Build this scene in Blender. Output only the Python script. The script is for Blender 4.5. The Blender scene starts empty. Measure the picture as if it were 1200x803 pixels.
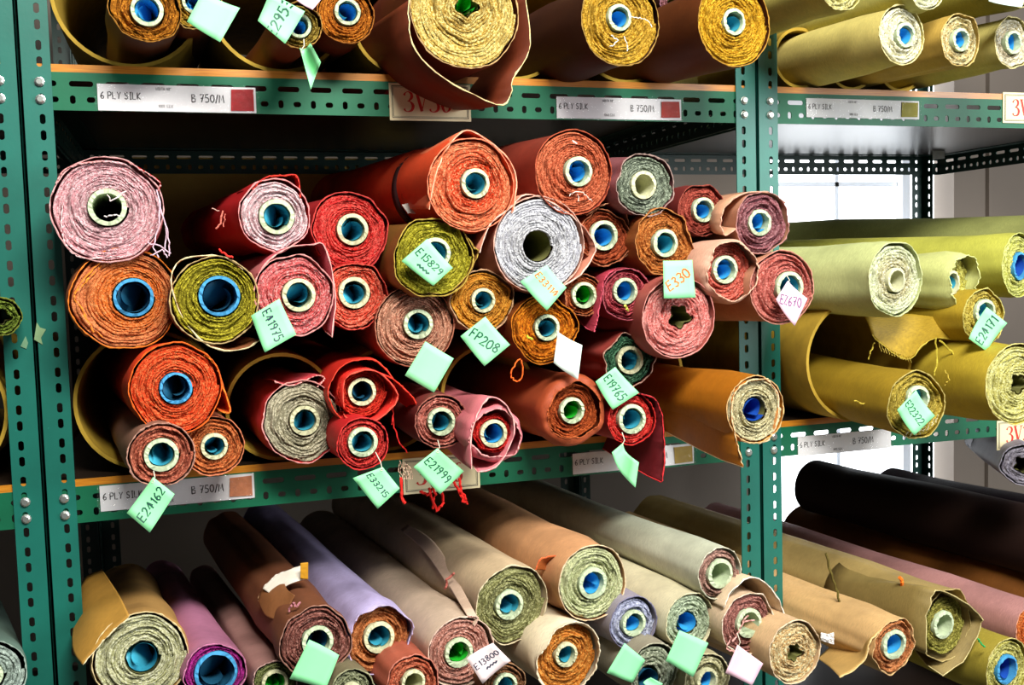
import bpy, math, random
import numpy as np
from mathutils import Vector, Matrix

# ------------------------------------------------------------------ camera
F, YAW, PITCH, ROLL = 1208.88, 0.3115, -0.0693, -0.0286
CAM = np.array([0.2004, -1.6382, 0.2901])
W, H, BH, PW, D = 1.2, 0.607, 0.0658, 0.041, 0.942     # bay width, shelf pitch, beam+board height, post width, depth
BOARD = 0.011
sc = bpy.context.scene
COL = sc.collection
fwd = np.array([math.sin(YAW)*math.cos(PITCH), math.cos(YAW)*math.cos(PITCH), math.sin(PITCH)])
r0 = np.array([math.cos(YAW), -math.sin(YAW), 0.0]); u0 = np.cross(r0, fwd)
RT = r0*math.cos(ROLL)+u0*math.sin(ROLL); UP = -r0*math.sin(ROLL)+u0*math.cos(ROLL)
cd = bpy.data.cameras.new('camera'); cam = bpy.data.objects.new('camera', cd); COL.objects.link(cam)
cd.sensor_width = 36; cd.lens = F*36/1200; cd.clip_start = 0.05
cam.matrix_world = Matrix(((RT[0], UP[0], -fwd[0], CAM[0]), (RT[1], UP[1], -fwd[1], CAM[1]), (RT[2], UP[2], -fwd[2], CAM[2]), (0, 0, 0, 1)))
sc.camera = cam

# ------------------------------------------------------------------ world, lights, exposure
wd = bpy.data.worlds.new('world'); sc.world = wd; wd.use_nodes = True
bg = wd.node_tree.nodes['Background']; bg.inputs[0].default_value = (0.86, 0.93, 1.0, 1); bg.inputs[1].default_value = 0.06
def area(name, loc, target, sx, sy, power, color):
    l = bpy.data.lights.new(name, 'AREA'); l.shape = 'RECTANGLE'; l.size = sx; l.size_y = sy; l.energy = power; l.color = color
    o = bpy.data.objects.new(name, l); COL.objects.link(o); o.location = loc
    o.rotation_euler = (Vector(target)-Vector(loc)).to_track_quat('-Z', 'Y').to_euler()
    return o
area('ceiling_lamp', (0.75, -1.95, 1.85), (0.6, 0, 0.1), 1.2, 0.5, 108, (1.0, 0.97, 0.9))
area('room_window_light', (3.3, -2.4, 0.9), (1.1, 0, 0.1), 1.4, 1.5, 78, (0.95, 0.98, 1.0))
vs = sc.view_settings
vs.view_transform = 'Standard'; vs.look = 'None'; vs.exposure = 0.42; vs.gamma = 1.0; vs.use_curve_mapping = False

# ------------------------------------------------------------------ helpers
def ray(px, py):
    d = fwd + RT*((px-600)/F) - UP*((py-401.5)/F)
    return d
def on_y(px, py, Y):
    d = ray(px, py); t = (Y-CAM[1])/d[1]
    return CAM + d*t
def on_plane(px, py, P, n):
    d = ray(px, py); t = np.dot(P-CAM, n)/np.dot(d, n)
    return CAM + d*t
def depth(P): return float(np.dot(P-CAM, fwd))
def lin(c):
    if isinstance(c, str):
        c = [int(c[i:i+2], 16)/255 for i in (0, 2, 4)]
    return tuple((x/12.92 if x <= 0.04045 else ((x+0.055)/1.055)**2.4) for x in c)

def tag(o, label=None, cat=None, group=None, kind=None):
    if label: o['label'] = label
    if cat: o['category'] = cat
    if group: o['group'] = group
    if kind: o['kind'] = kind
    return o
def link(name, me, mat=None, parent=None, smooth=False):
    if mat and not me.materials: me.materials.append(mat)
    o = bpy.data.objects.new(name, me); COL.objects.link(o)
    if parent: o.parent = parent
    if smooth: me.shade_smooth()
    return o
def mesh(name, verts, faces):
    me = bpy.data.meshes.new(name)
    me.from_pydata([tuple(map(float, v)) for v in verts], [], [tuple(int(i) for i in f) for f in faces])
    me.update()
    return me
def empty(name, loc=(0, 0, 0), mat=None):
    o = bpy.data.objects.new(name, None); COL.objects.link(o); o.empty_display_size = 0.05
    if mat is not None: o.matrix_world = mat
    else: o.location = loc
    return o
class MB:
    def __init__(s): s.v = []; s.f = []
    def add(s, v, f):
        n = len(s.v); s.v += [tuple(map(float, a)) for a in v]; s.f += [tuple(int(i)+n for i in q) for q in f]
    def box(s, x0, x1, y0, y1, z0, z1):
        v = [(x, y, z) for z in (z0, z1) for y in (y0, y1) for x in (x0, x1)]
        s.add(v, [(0, 2, 3, 1), (4, 5, 7, 6), (0, 1, 5, 4), (2, 6, 7, 3), (0, 4, 6, 2), (1, 3, 7, 5)])
    def tube(s, pts, r, n=5):
        pts = [np.array(p, float) for p in pts]; v = []; m = len(pts)
        for i, p in enumerate(pts):
            t = pts[min(i+1, m-1)]-pts[max(i-1, 0)]; t = t/(np.linalg.norm(t)+1e-9)
            a = np.cross(t, [0.3, 0.2, 0.93]); a /= np.linalg.norm(a)+1e-9; b = np.cross(t, a)
            rr = r[i] if hasattr(r, '__len__') else r
            for k in range(n):
                w = 2*math.pi*k/n; v.append(p+rr*(a*math.cos(w)+b*math.sin(w)))
        f = [(i*n+k, i*n+(k+1) % n, (i+1)*n+(k+1) % n, (i+1)*n+k) for i in range(m-1) for k in range(n)]
        f += [tuple(range(n-1, -1, -1)), tuple(range((m-1)*n, m*n))]
        s.add(v, f)
    def build(s, name, mat, parent=None, smooth=False): return link(name, mesh(name, s.v, s.f), mat, parent, smooth)

# ------------------------------------------------------------------ materials
def new_mat(name):
    m = bpy.data.materials.new(name); m.use_nodes = True
    nt = m.node_tree; b = nt.nodes['Principled BSDF']
    return m, nt, b
def nd(nt, t, **kw):
    n = nt.nodes.new(t)
    for k, v in kw.items(): setattr(n, k, v)
    return n
def noise(nt, scale, detail=3, vec=None, rough=0.6):
    n = nd(nt, 'ShaderNodeTexNoise'); n.inputs['Scale'].default_value = scale; n.inputs['Detail'].default_value = detail; n.inputs['Roughness'].default_value = rough
    if vec: nt.links.new(vec, n.inputs['Vector'])
    return n
def mixc(nt, fac, a, b):
    n = nd(nt, 'ShaderNodeMix', data_type='RGBA')
    for i, x in ((0, fac), (6, a), (7, b)):
        if isinstance(x, bpy.types.NodeSocket): nt.links.new(x, n.inputs[i])
        elif i == 0: n.inputs[0].default_value = x
        else: n.inputs[i].default_value = (*x, 1)
    return n.outputs[2]
def ramp(nt, val, p0, p1):
    n = nd(nt, 'ShaderNodeMapRange'); n.clamp = True
    n.inputs[1].default_value = p0; n.inputs[2].default_value = p1
    nt.links.new(val, n.inputs[0]); return n.outputs[0]
def bump(nt, b, height, strength, dist):
    n = nd(nt, 'ShaderNodeBump'); n.inputs['Strength'].default_value = strength; n.inputs['Distance'].default_value = dist
    nt.links.new(height, n.inputs['Height']); nt.links.new(n.outputs[0], b.inputs['Normal'])
def dim(c, k): return tuple(x*k for x in c)

_mc = {}
def plain(name, hexc, rough=0.7, metal=0.0, var=0.15, scale=60, spec=0.5, coat=0.0):
    key = (name, hexc)
    if key in _mc: return _mc[key]
    m, nt, b = new_mat(name); c = lin(hexc)
    tc = nd(nt, 'ShaderNodeTexCoord'); n = noise(nt, scale, 4, tc.outputs['Object'])
    nt.links.new(mixc(nt, ramp(nt, n.outputs[0], 0.3, 0.7), dim(c, 1-var), dim(c, 1+var*0.6)), b.inputs['Base Color'])
    b.inputs['Roughness'].default_value = rough; b.inputs['Metallic'].default_value = metal
    b.inputs['Specular IOR Level'].default_value = spec; b.inputs['Coat Weight'].default_value = coat
    _mc[key] = m
    return m
def cloth_end(ca, cb, speck):
    """cut ends of the wound cloth: colour ca near the core, cb outside, fuzzy thread speckle"""
    key = ('end', ca, cb, speck)
    if key in _mc: return _mc[key]
    m, nt, b = new_mat('cloth_end'); a, c, s = (tuple(min(0.85, 1.22*x) for x in lin(h)) for h in (ca, cb, speck))
    tc = nd(nt, 'ShaderNodeTexCoord'); at = nd(nt, 'ShaderNodeAttribute', attribute_name='rad'); la = nd(nt, 'ShaderNodeAttribute', attribute_name='lay')
    base = mixc(nt, ramp(nt, at.outputs['Fac'], 0.25, 0.75), a, c)
    n1 = noise(nt, 300, 3, tc.outputs['Object'], 0.75)
    base = mixc(nt, la.outputs['Fac'], base, mixc(nt, 0.35, base, s))
    n2 = noise(nt, 55, 2, tc.outputs['Object'])
    c1 = mixc(nt, ramp(nt, n1.outputs[0], 0.51, 0.60), base, s)
    dk = mixc(nt, 0.58, base, dim(a, 0.2))
    c2 = mixc(nt, ramp(nt, n1.outputs[0], 0.48, 0.36), c1, dk)
    c3 = mixc(nt, ramp(nt, n2.outputs[0], 0.55, 0.75), c2, dk)
    nt.links.new(c3, b.inputs['Base Color'])
    b.inputs['Roughness'].default_value = 0.95; b.inputs['Specular IOR Level'].default_value = 0.15
    n3 = noise(nt, 700, 2, tc.outputs['Object'])
    bump(nt, b, n3.outputs[0], 1.0, 0.004)
    _mc[key] = m
    return m
def cloth_side(ca, sheen=0.0):
    key = ('side', ca)
    if key in _mc: return _mc[key]
    m, nt, b = new_mat('cloth_side'); c = lin(ca)
    tc = nd(nt, 'ShaderNodeTexCoord'); mp = nd(nt, 'ShaderNodeMapping'); nt.links.new(tc.outputs['Object'], mp.inputs[0]); mp.inputs['Scale'].default_value = (1, 12, 1)
    n1 = noise(nt, 130, 3, mp.outputs[0]); n2 = noise(nt, 14, 3, tc.outputs['Object'])
    c1 = mixc(nt, ramp(nt, n1.outputs[0], 0.3, 0.7), dim(c, 0.72), dim(c, 1.12))
    c2 = mixc(nt, ramp(nt, n2.outputs[0], 0.45, 0.75), c1, dim(c, 0.7))
    nt.links.new(c2, b.inputs['Base Color'])
    b.inputs['Roughness'].default_value = 0.62; b.inputs['Specular IOR Level'].default_value = 0.3
    b.inputs['Sheen Weight'].default_value = sheen
    bump(nt, b, n1.outputs[0], 0.35, 0.0012)
    _mc[key] = m
    return m
def paint(name, hexc, rough, spec=0.5):
    m, nt, b = new_mat(name); c = lin(hexc)
    tc = nd(nt, 'ShaderNodeTexCoord'); n = noise(nt, 9, 4, tc.outputs['Object']); n2 = noise(nt, 160, 2, tc.outputs['Object'])
    c1 = mixc(nt, ramp(nt, n.outputs[0], 0.35, 0.7), dim(c, 0.86), dim(c, 1.08))
    c2 = mixc(nt, ramp(nt, n2.outputs[0], 0.72, 0.78), c1, dim(c, 1.5))
    nt.links.new(c2, b.inputs['Base Color']); b.inputs['Roughness'].default_value = rough
    bump(nt, b, n2.outputs[0], 0.08, 0.001)
    b.inputs['Specular IOR Level'].default_value = spec
    return m
def emis(name, col, s):
    m, nt, b = new_mat(name); b.inputs['Base Color'].default_value = (0.8, 0.85, 0.9, 1)
    b.inputs['Emission Color'].default_value = (*col, 1); b.inputs['Emission Strength'].default_value = s
    return m
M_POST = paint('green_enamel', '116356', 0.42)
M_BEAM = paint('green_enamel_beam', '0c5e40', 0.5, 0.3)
M_BACK = paint('shaded_green_enamel', '0b3b33', 0.4)  # rack green darkened for back and side parts, shade put into the colour
M_ZINC = plain('zinc', 'c9cfc9', 0.3, 0.85, 0.1, 200)
M_TUBE = plain('cardboard_tube', 'a88a2c', 0.75, 0, 0.2, 30, 0.3)
M_WALL = plain('wall_paint', '857a70', 0.85, 0, 0.06, 3)
M_FLOOR = plain('concrete', '6c675f', 0.7, 0, 0.15, 4)
M_WHITE = plain('window_paint', 'e6e9ee', 0.5, 0, 0.02, 5)
def glow_white():
    m, nt, b = new_mat('window_paint'); tr = nd(nt, 'ShaderNodeBsdfTranslucent'); tr.inputs[0].default_value = (0.9, 0.93, 1, 1); mx = nd(nt, 'ShaderNodeMixShader'); mx.inputs[0].default_value = 0.1
    b.inputs['Base Color'].default_value = (0.85, 0.88, 0.92, 1); nt.links.new(b.outputs[0], mx.inputs[1]); nt.links.new(tr.outputs[0], mx.inputs[2]); nt.links.new(mx.outputs[0], nt.nodes['Material Output'].inputs[0]); return m
M_WHITE = glow_white()  # translucent share makes frame and bars glow, imitating glare from the panes
M_PANE = emis('daylight_pane', (0.93, 0.97, 1.0), 2.8)
def board_mat():
    m, nt, b = new_mat('plywood'); tc = nd(nt, 'ShaderNodeTexCoord'); mp = nd(nt, 'ShaderNodeMapping')
    nt.links.new(tc.outputs['Object'], mp.inputs[0]); mp.inputs['Scale'].default_value = (3, 40, 220)
    n = noise(nt, 6, 4, mp.outputs[0])
    nt.links.new(mixc(nt, ramp(nt, n.outputs[0], 0.35, 0.65), lin('a05a10'), lin('cc8a24')), b.inputs['Base Color'])
    b.inputs['Roughness'].default_value = 0.38
    return m
M_BOARD = board_mat()

# ------------------------------------------------------------------ the room
def struct(name, mb, mat): return tag(mb.build(name, mat), kind='structure')
FLOOR_Z = -1.30
YW = D+0.75
m = MB(); m.box(-3.0, 5.0, -4.0, YW, FLOOR_Z-0.1, FLOOR_Z); struct('floor', m, M_FLOOR)
# wall behind the racks with a window opening
wl = on_y(903, 240, YW)[0]; wr = on_y(1118, 240, YW)[0]; WZ0, WZ1 = -0.75, 1.7
m = MB(); m.box(-3.0, wl, YW, YW+0.14, FLOOR_Z, 2.6); m.box(wr, 5.0, YW, YW+0.14, FLOOR_Z, 2.6)
m.box(wl, wr, YW, YW+0.14, FLOOR_Z, WZ0); m.box(wl, wr, YW, YW+0.14, WZ1, 2.6)
struct('wall_back', m, M_WALL)
win = empty('window_1', ((wl+wr)/2, YW+0.1, WZ0)); tag(win, kind='structure')
def wpart(name, x0, x1, y0, y1, z0, z1, mat):
    m = MB(); c = win.location; m.box(x0-c.x, x1-c.x, y0-c.y, y1-c.y, z0-c.z, z1-c.z); return m.build(name, mat, win)
xf = on_y(1052, 240, YW+0.1)[0]                        # right edge of the glazing
wpart('window_frame', xf, xf+0.035, YW+0.07, YW+0.13, WZ0, WZ1, M_WHITE); wpart('pane', xf+0.035, wr, YW+0.112, YW+0.118, WZ0, WZ1, M_PANE); wpart('window_frame', wl, wl+0.03, YW+0.07, YW+0.13, WZ0, WZ1, M_WHITE)
xb = on_y(981, 240, YW+0.1)[0]; zb = on_y(981, 216, YW+0.1)[2]
zs = [WZ0, zb-0.72, zb-0.36, zb, zb+0.36, zb+0.72, WZ1]
for i in range(6):
    for a, b_ in ((wl+0.03, xb-0.008), (xb+0.008, xf)):
        wpart('pane', a, b_, YW+0.112, YW+0.118, zs[i]+(0.006 if i else 0), zs[i+1]-(0.006 if i < 5 else 0), M_PANE)
    if i: wpart('glazing_bar', wl+0.03, xf, YW+0.1, YW+0.13, zs[i]-0.008, zs[i]+0.008, M_WHITE)
wpart('glazing_bar', xb-0.008, xb+0.008, YW+0.1, YW+0.13, WZ0, WZ1, M_WHITE)
m = MB(); xa_, xb_ = 0.05, on_y(492, 300, D)[0]; m.box(0, xb_-xa_, 0, 0.012, 0, 0.62)
bk = m.build('backing_board', plain('olive_board', 'c8a44c', 0.8, 0, 0.15, 6)); bk.location = (xa_, D+0.001, -0.04)
tag(bk, 'olive-brown board fixed behind the red rolls of the middle shelf', 'board')
# pipe-like corner trim on the wall right of the window
m = MB(); xt = on_y(1160, 540, YW-0.02)[0]; m.box(xt-0.008, xt+0.008, YW-0.02, YW, FLOOR_Z, 2.5); struct('trim_1', m, M_WALL)

# ------------------------------------------------------------------ slotted-angle racks
def plate(mb, Lx, cells, T, M4):
    """perforated strip: cells = [(u0,u1,v0,v1,(cu,cv,hu,hv) or None)]; T thickness, M4 maps (u,v,w)"""
    def P(u, v, w): return M4(u, v, w)
    for (u0, u1, v0, v1, h) in cells:
        if h is None:
            mb.add([P(u0, v0, 0), P(u1, v0, 0), P(u1, v1, 0), P(u0, v1, 0), P(u0, v0, T), P(u1, v0, T), P(u1, v1, T), P(u0, v1, T)], [(0, 1, 2, 3), (7, 6, 5, 4)])
            continue
        cu, cv, hu, hv = h; r = min(hu, hv); ring = []
        for k in range(12):
            a = 2*math.pi*(k+0.5)/12
            x, y = math.cos(a), math.sin(a)
            ring.append((cu+(hu-r)*(1 if x > 0 else -1)+r*x, cv+(hv-r)*(1 if y > 0 else -1)+r*y))
        cor = [(u1, v1), (u0, v1), (u0, v0), (u1, v0)]      # quadrant order of ring
        n = 12
        vs_ = [P(a, b, 0) for a, b in ring]+[P(a, b, 0) for a, b in cor]+[P(a, b, T) for a, b in ring]+[P(a, b, T) for a, b in cor]
        fs = []
        for base, flip in ((0, False), (16, True)):
            q = []
            for c in range(4):
                ids = [c*3, c*3+1, c*3+2]
                q.append((base+12+c, base+ids[1], base+ids[0])); q.append((base+12+c, base+ids[2], base+ids[1]))
                nx = ((c+1)*3) % 12
                q.append((base+12+c, base+12+(c+1) % 4, base+nx, base+ids[2]))
            fs += [tuple(reversed(f)) if flip else f for f in q]
        fs += [(k, (k+1) % n, 16+(k+1) % n, 16+k) for k in range(n)]
        mb.add(vs_, fs)
def frame_edges(mb, u0, u1, v0, v1, T, M4):
    P = M4
    v = [P(u0, v0, 0), P(u1, v0, 0), P(u1, v1, 0), P(u0, v1, 0), P(u0, v0, T), P(u1, v0, T), P(u1, v1, T), P(u0, v1, T)]
    mb.add(v, [(0, 4, 5, 1), (1, 5, 6, 2), (2, 6, 7, 3), (3, 7, 4, 0)])
PZ0, PZ1 = FLOOR_Z, 1.42
SLOT_PH = 0.0195                       # phase of the slot pairs relative to shelf level
def post_cells(flip):
    cells = []; c = PW*0.64 if not flip else PW*0.36
    z = PZ0; pitch = 0.0524
    k0 = math.floor((PZ0)/pitch)
    pos = []
    k = k0
    while True:
        zc = k*pitch-SLOT_PH
        for o in (0, 0.0232):
            if PZ0+0.02 < zc+o < PZ1-0.02: pos.append(zc+o)
        if zc > PZ1: break
        k += 1
    prev = PZ0
    for p in pos:
        cells.append((0, PW, prev, p-0.010, None)); cells.append((0, PW, p-0.010, p+0.010, (c, p, 0.0040, 0.0073))); prev = p+0.010
    cells.append((0, PW, prev, PZ1, None))
    return cells
def make_post(side, front):
    """side -1: left post (corner at u=0), +1: right post (corner at u=PW)"""
    mb = MB(); T = 0.0022
    s = 1 if front else -1
    A = lambda u, v, w: (u, s*w, v)
    plate(mb, PW, post_cells(side > 0), T, A); frame_edges(mb, 0, PW, PZ0, PZ1, T, A)
    x = 0 if side < 0 else PW
    B = lambda u, v, w: (x-side*w, s*u, v)
    plate(mb, PW, post_cells(False), T, B); frame_edges(mb, 0, PW, PZ0, PZ1, T, B)
    return mesh('post', mb.v, mb.f)
POSTS = {(s, f): make_post(s, f) for s in (-1, 1) for f in (True, False)}
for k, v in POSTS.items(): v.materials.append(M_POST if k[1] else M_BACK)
def beam_mesh(L, mat):
    mb = MB(); T = 0.0022; hgt = BH-BOARD; A = lambda u, v, w: (u, w, v)
    pitch = 0.0495; n = int(L/pitch); off = (L-n*pitch)/2
    vm = hgt*0.5
    cells = [(0, off, 0, hgt, None), (L-off, L, 0, hgt, None)]
    for i in range(n):
        u = off+i*pitch
        cells.append((u, u+pitch, vm, hgt, (u+pitch/2, hgt-0.0165, 0.0165, 0.0042)))
        cells.append((u, u+pitch/2, 0, vm, (u+pitch/4, 0.0155, 0.0040, 0.0062)))
        cells.append((u+pitch/2, u+pitch, 0, vm, (u+pitch*0.75, 0.0155, 0.0060, 0.0042)))
    plate(mb, L, cells, T, A); frame_edges(mb, 0, L, 0, hgt, T, A)
    mb.box(0, L, T, 0.036, hgt-0.002, hgt)
    me = mesh('beam', mb.v, mb.f); me.materials.append(mat); return me
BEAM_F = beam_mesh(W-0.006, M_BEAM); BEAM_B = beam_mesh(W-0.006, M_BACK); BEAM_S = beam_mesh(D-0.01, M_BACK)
def bolt_mesh():
    mb = MB(); n = 10
    v = [(0, 0, 0)]; prof = [(0.0070, 0), (0.0070, -0.0012), (0.0056, -0.0016), (0.0054, -0.0046), (0.0040, -0.0056)]
    vs_ = []
    for r, y in prof: vs_ += [(r*math.cos(2*math.pi*k/n), y, r*math.sin(2*math.pi*k/n)) for k in range(n)]
    f = [(i*n+k, (i+1)*n+k, (i+1)*n+(k+1) % n, i*n+(k+1) % n) for i in range(len(prof)-1) for k in range(n)]
    f.append(tuple(range((len(prof)-1)*n, len(prof)*n)))
    mb.add(vs_, f); me = mesh('bolt', mb.v, mb.f); me.materials.append(M_ZINC); return me
BOLT = bolt_mesh()
m = MB(); m.box(0.004, W-0.004, 0.0, D-0.004, -BOARD, 0.0); BOARD_ME = mesh('shelf_board', m.v, m.f); BOARD_ME.materials.append(M_BOARD); BOARD_ME.materials.append(plain('shaded_board_face', '2a1f17', 0.33, 0, 0.2, 12)); BOARD_ME.polygons[0].material_index = 1; BOARD_ME.polygons[1].material_index = 1  # top and underside darkened: shade under the shelves put into their colour
LEVELS = (-2*H, -H, 0.0, H, 2*H)
def rack(x0, label, seen_levels, bshift=0.0):
    root = empty('shelving_rack', (x0, 0, FLOOR_Z)); tag(root, label, 'shelving', 'slotted steel racks')
    def put(name, me, x, y, z, rz=0):
        o = bpy.data.objects.new(name, me); COL.objects.link(o); o.parent = root; o.location = (x, y, z-FLOOR_Z); o.rotation_euler.z = rz; return o
    put('post', POSTS[(-1, True)], 0.0012, 0, 0); put('post', POSTS[(1, True)], W-PW-0.0012, 0, 0)
    put('post', POSTS[(-1, False)], 0.0012, D, 0); put('post', POSTS[(1, False)], W-PW-0.0012-bshift, D, 0)
    for z in LEVELS:
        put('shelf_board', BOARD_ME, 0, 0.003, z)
        put('beam', BEAM_F, 0.004, 0.0030, z-BH)
        put('back_beam', BEAM_B, 0.004+W-0.006, D-0.0030, z-BH, math.pi)
        put('side_beam', BEAM_S, 0.008, 0.004+D-0.01, z-BH, -math.pi/2)
        put('side_beam', BEAM_S, W-0.008, 0.004, z-BH, math.pi/2)
        if z in seen_levels:
            for x in (PW*0.64, W-PW*0.64):
                put('bolt', BOLT, x, -0.0002, z-0.0265); put('bolt', BOLT, x, -0.0002, z-0.0515)
    return root
rack(0.0, 'green slotted steel rack in the middle holding red and pink fabric rolls', (0.0, H))
rack(W, 'green slotted steel rack on the right holding yellow-green and brown rolls', (0.0, H), 0.06)
rack(-W, 'green slotted steel rack cut off at the left edge', (0.0, H))

# cardboard holder tubes lying side by side on the shelves
def tube_mesh(dia):
    n = 48; R1, R2 = dia/2-0.0006, dia/2-0.0060; v = []; L = D-0.05
    for r, y in ((R1, 0), (R1, L), (R2, L), (R2, 0)):
        v += [(r*math.cos(2*math.pi*k/n), y, r*math.sin(2*math.pi*k/n)) for k in range(n)]
    f = [(i*n+k, i*n+(k+1) % n, ((i+1) % 4)*n+(k+1) % n, ((i+1) % 4)*n+k) for i in range(4) for k in range(n)]
    me = mesh('cardboard_tube', v, f); me.materials.append(M_TUBE); me.shade_smooth(); me.set_sharp_from_angle(angle=0.6)
    return me
TM = {}
def tube_at(x, dia, z, label, dy=0.0):
    if dia not in TM: TM[dia] = tube_mesh(dia)
    o = link('cardboard_tube', TM[dia]); o.location = (x+dia/2, 0.018+dy, z+dia/2+0.0004)
    tag(o, label, 'tube', 'cardboard tubes on the shelves')
TW = ['first', 'second', 'third', 'fourth', 'fifth']
for i, (x, dia) in enumerate(((0.043, 0.217), (0.261, 0.172), (0.434, 0.172), (0.607, 0.168), (0.868, 0.192))):
    tube_at(x, dia, 0, 'wide cardboard tube on the middle shelf of the middle rack, %s from the left post' % TW[i], (0.004, -0.003, 0.006, 0.001, 0.01)[i])
for i, (x, dia) in enumerate(((0.043, 0.217), (0.262, 0.217), (0.481, 0.168), (0.652, 0.20), (0.856, 0.20))):
    tube_at(x, dia, H, 'wide cardboard tube on the top shelf of the middle rack, %s from the left post' % TW[i], (0.0, 0.004, -0.003, 0.005, 0.002)[i])
for i in range(2): tube_at(W+0.048+0.226*i, 0.225, 0, 'wide cardboard tube on the middle shelf of the right rack, %s from its post' % TW[i], -0.09+0.05*i)
for i in range(3): tube_at(W+0.046+0.112*i, 0.111, H, 'narrow cardboard tube on the top shelf of the right rack, %s from its post' % TW[i], 0.002*i)
tube_at(-0.043-0.217, 0.217, 0, 'wide cardboard tube at the left edge beside the green posts')

# ------------------------------------------------------------------ fabric rolls
CORE = {'pale': 'b8c6a4', 'blue': '3f8fc0', 'cream': 'c6c6a0'}
LINER = {'blue': '3aa6e2', 'teal': '3a9fb8', 'green': '1fae2a', 'dark': '1c5674', 'deep': '1b4fb0'}
ROLLS = {}
def smooth_noise(rng, modes, amp):
    ks = [(k, rng.uniform(0.3, 1)*amp/(k**0.5), rng.uniform(0, 6.28)) for k in modes]
    return lambda th: sum(a*np.cos(k*th+p) for k, a, p in ks)
def make_roll(key, cx, cy, R, rc, yf, ca, cb, speck, side, core, liner, label, off=(0, 0), vp=None, irr=0.012, hood=0.0, hoodc=None,
              length=0.9, flaps=(), edge=None, layers=None, outR=None, name='fabric_roll', seed=0, cat='fabric roll', lip=0.80):
    rng = np.random.default_rng(sum(ord(c)*(i+7) for i, c in enumerate(key))+seed)
    P = on_y(cx, cy, yf); k = depth(P)/F
    a = ray(*vp); a = a/np.linalg.norm(a)
    xa = np.cross(a, [0, 0, 1]); xa /= np.linalg.norm(xa); za = np.cross(xa, a)
    Mx = Matrix(((xa[0], a[0], za[0], P[0]), (xa[1], a[1], za[1], P[1]), (xa[2], a[2], za[2], P[2]), (0, 0, 0, 1)))
    root = empty(name, mat=Mx); tag(root, label, cat, 'rolls of silk fabric')
    Rm, rcm = R*k, rc*k; ox, oz = off[0]*k, -off[1]*k
    Ro = (outR or R)*k
    sh = smooth_noise(rng, (2, 3, 4, 5, 6, 7, 9, 11), irr*1.35)
    # ---- wound cloth ends: one continuous spiral strip
    L = int((layers or max(4, int((R-rc)/4.6)))*1.35+0.5); N = 96
    phi = np.linspace(0, 2*math.pi*L, N*L+1)
    us = np.array([0, 0.13, 0.42, 0.82, 1.0])
    PH, U = np.meshgrid(phi, us, indexing='ij')
    t = (PH/(2*math.pi)+U)/(L+1); th = PH
    wv = smooth_noise(rng, (3, 4, 6, 7, 9), 1.0); wv2 = smooth_noise(rng, (2, 5, 8, 11, 13), 1.0)
    dr = (Rm-rcm)/(L+1)
    rout = Rm*(1+sh(th))
    star = 0
    if core == 'star': star = 0.2*rcm*(np.cos(5*th+1.1)+0.5*np.cos(3*th+0.4))*(1-t)**3
    r = rcm+(rout-rcm)*t + dr*0.40*(wv(th+2.1*t)*np.sin(7*t+0.5)+wv2(th)*np.cos(13*t))*np.sin(math.pi*np.clip(t, 0, 1)) + star
    jag = rng.uniform(-1, 1, t.shape)
    gap = 0.0048*np.clip(0.12+0.75*wv2(th*1.0+t*9), 0.0, 1.2)
    turn = np.floor(PH/(2*math.pi)).astype(int)
    lay = rng.uniform(0, 1, L+2)
    lev = rng.normal(0, 0.0018, L+2)
    y = np.where((U == 0) | (U == 1), gap, np.where(U == 0.42, -0.0014, 0.0)) + 0.0014*jag + 0.0025*wv(th+4*t)
    y = y + np.where((U > 0) & (U < 1), lev[np.clip(turn, 0, L+1)], 0) + 0.003
    r = r + 0.0006*rng.uniform(-1, 1, t.shape)*(U > 0)*(U < 1)
    X = r*np.cos(th)+ox*(1-t); Z = r*np.sin(th)+oz*(1-t)
    nu = len(us); vs_ = np.stack([X, y, Z], -1).reshape(-1, 3)
    i = np.arange(N*L)[:, None]*nu+np.arange(nu-1)[None]
    fs = np.stack([i, i+1, i+nu+1, i+nu], -1).reshape(-1, 4)
    me = bpy.data.meshes.new('wound_cloth'); me.from_pydata(vs_.tolist(), [], fs.tolist()); me.update()
    at = me.attributes.new('rad', 'FLOAT', 'POINT'); at.data.foreach_set('value', np.clip(t, 0, 1).ravel().astype(np.float32))
    at = me.attributes.new('lay', 'FLOAT', 'POINT'); at.data.foreach_set('value', lay[np.clip(turn, 0, L+1)].ravel().astype(np.float32))
    link('wound_cloth', me, cloth_end(ca, cb, speck), root, True)
    # ---- outer wrap
    n = 72; tt = np.linspace(0, 2*math.pi, n, endpoint=False)
    so = Ro*(1+sh(tt))+0.0018
    wf = smooth_noise(rng, (3, 5, 8, 13), 1.0)(tt)+rng.uniform(-0.5, 0.5, n)
    rows = []
    if hood:
        lipn = smooth_noise(rng, (2, 3, 5, 7), 1.0)(tt)
        rin = (Rm if outR else Ro)
        rows = [(-hood+0.005*wf, np.maximum(lip+0.06*lipn, 0.4)), (-hood*0.82+0.002*wf, 0.93+0.02*lipn), (-hood*0.35+0*tt, 1.0), (0.02+0*tt, 1.01)]
    else:
        rows = [(-0.0008+0.0012*wf, 1.0), (0.02+0*tt, 1.0)]
    rows += [(yy+0*tt, 1.0) for yy in (0.08, 0.2, 0.4, 0.65, length)]
    vs2 = []
    for j, (yy, fac) in enumerate(rows):
        wr_ = 0.0 if yy.mean() < 0.01 else 0.006*Ro/0.05*np.cos(2*tt+3*yy.mean()*7+rng.uniform(0, 6))
        if yy.mean() > 0.9*length: wr_ = 0
        q = so*fac+wr_*0.5
        vs2.append(np.stack([q*np.cos(tt), yy, q*np.sin(tt)], -1))
    V = np.concatenate(vs2); nr = len(rows)
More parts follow.
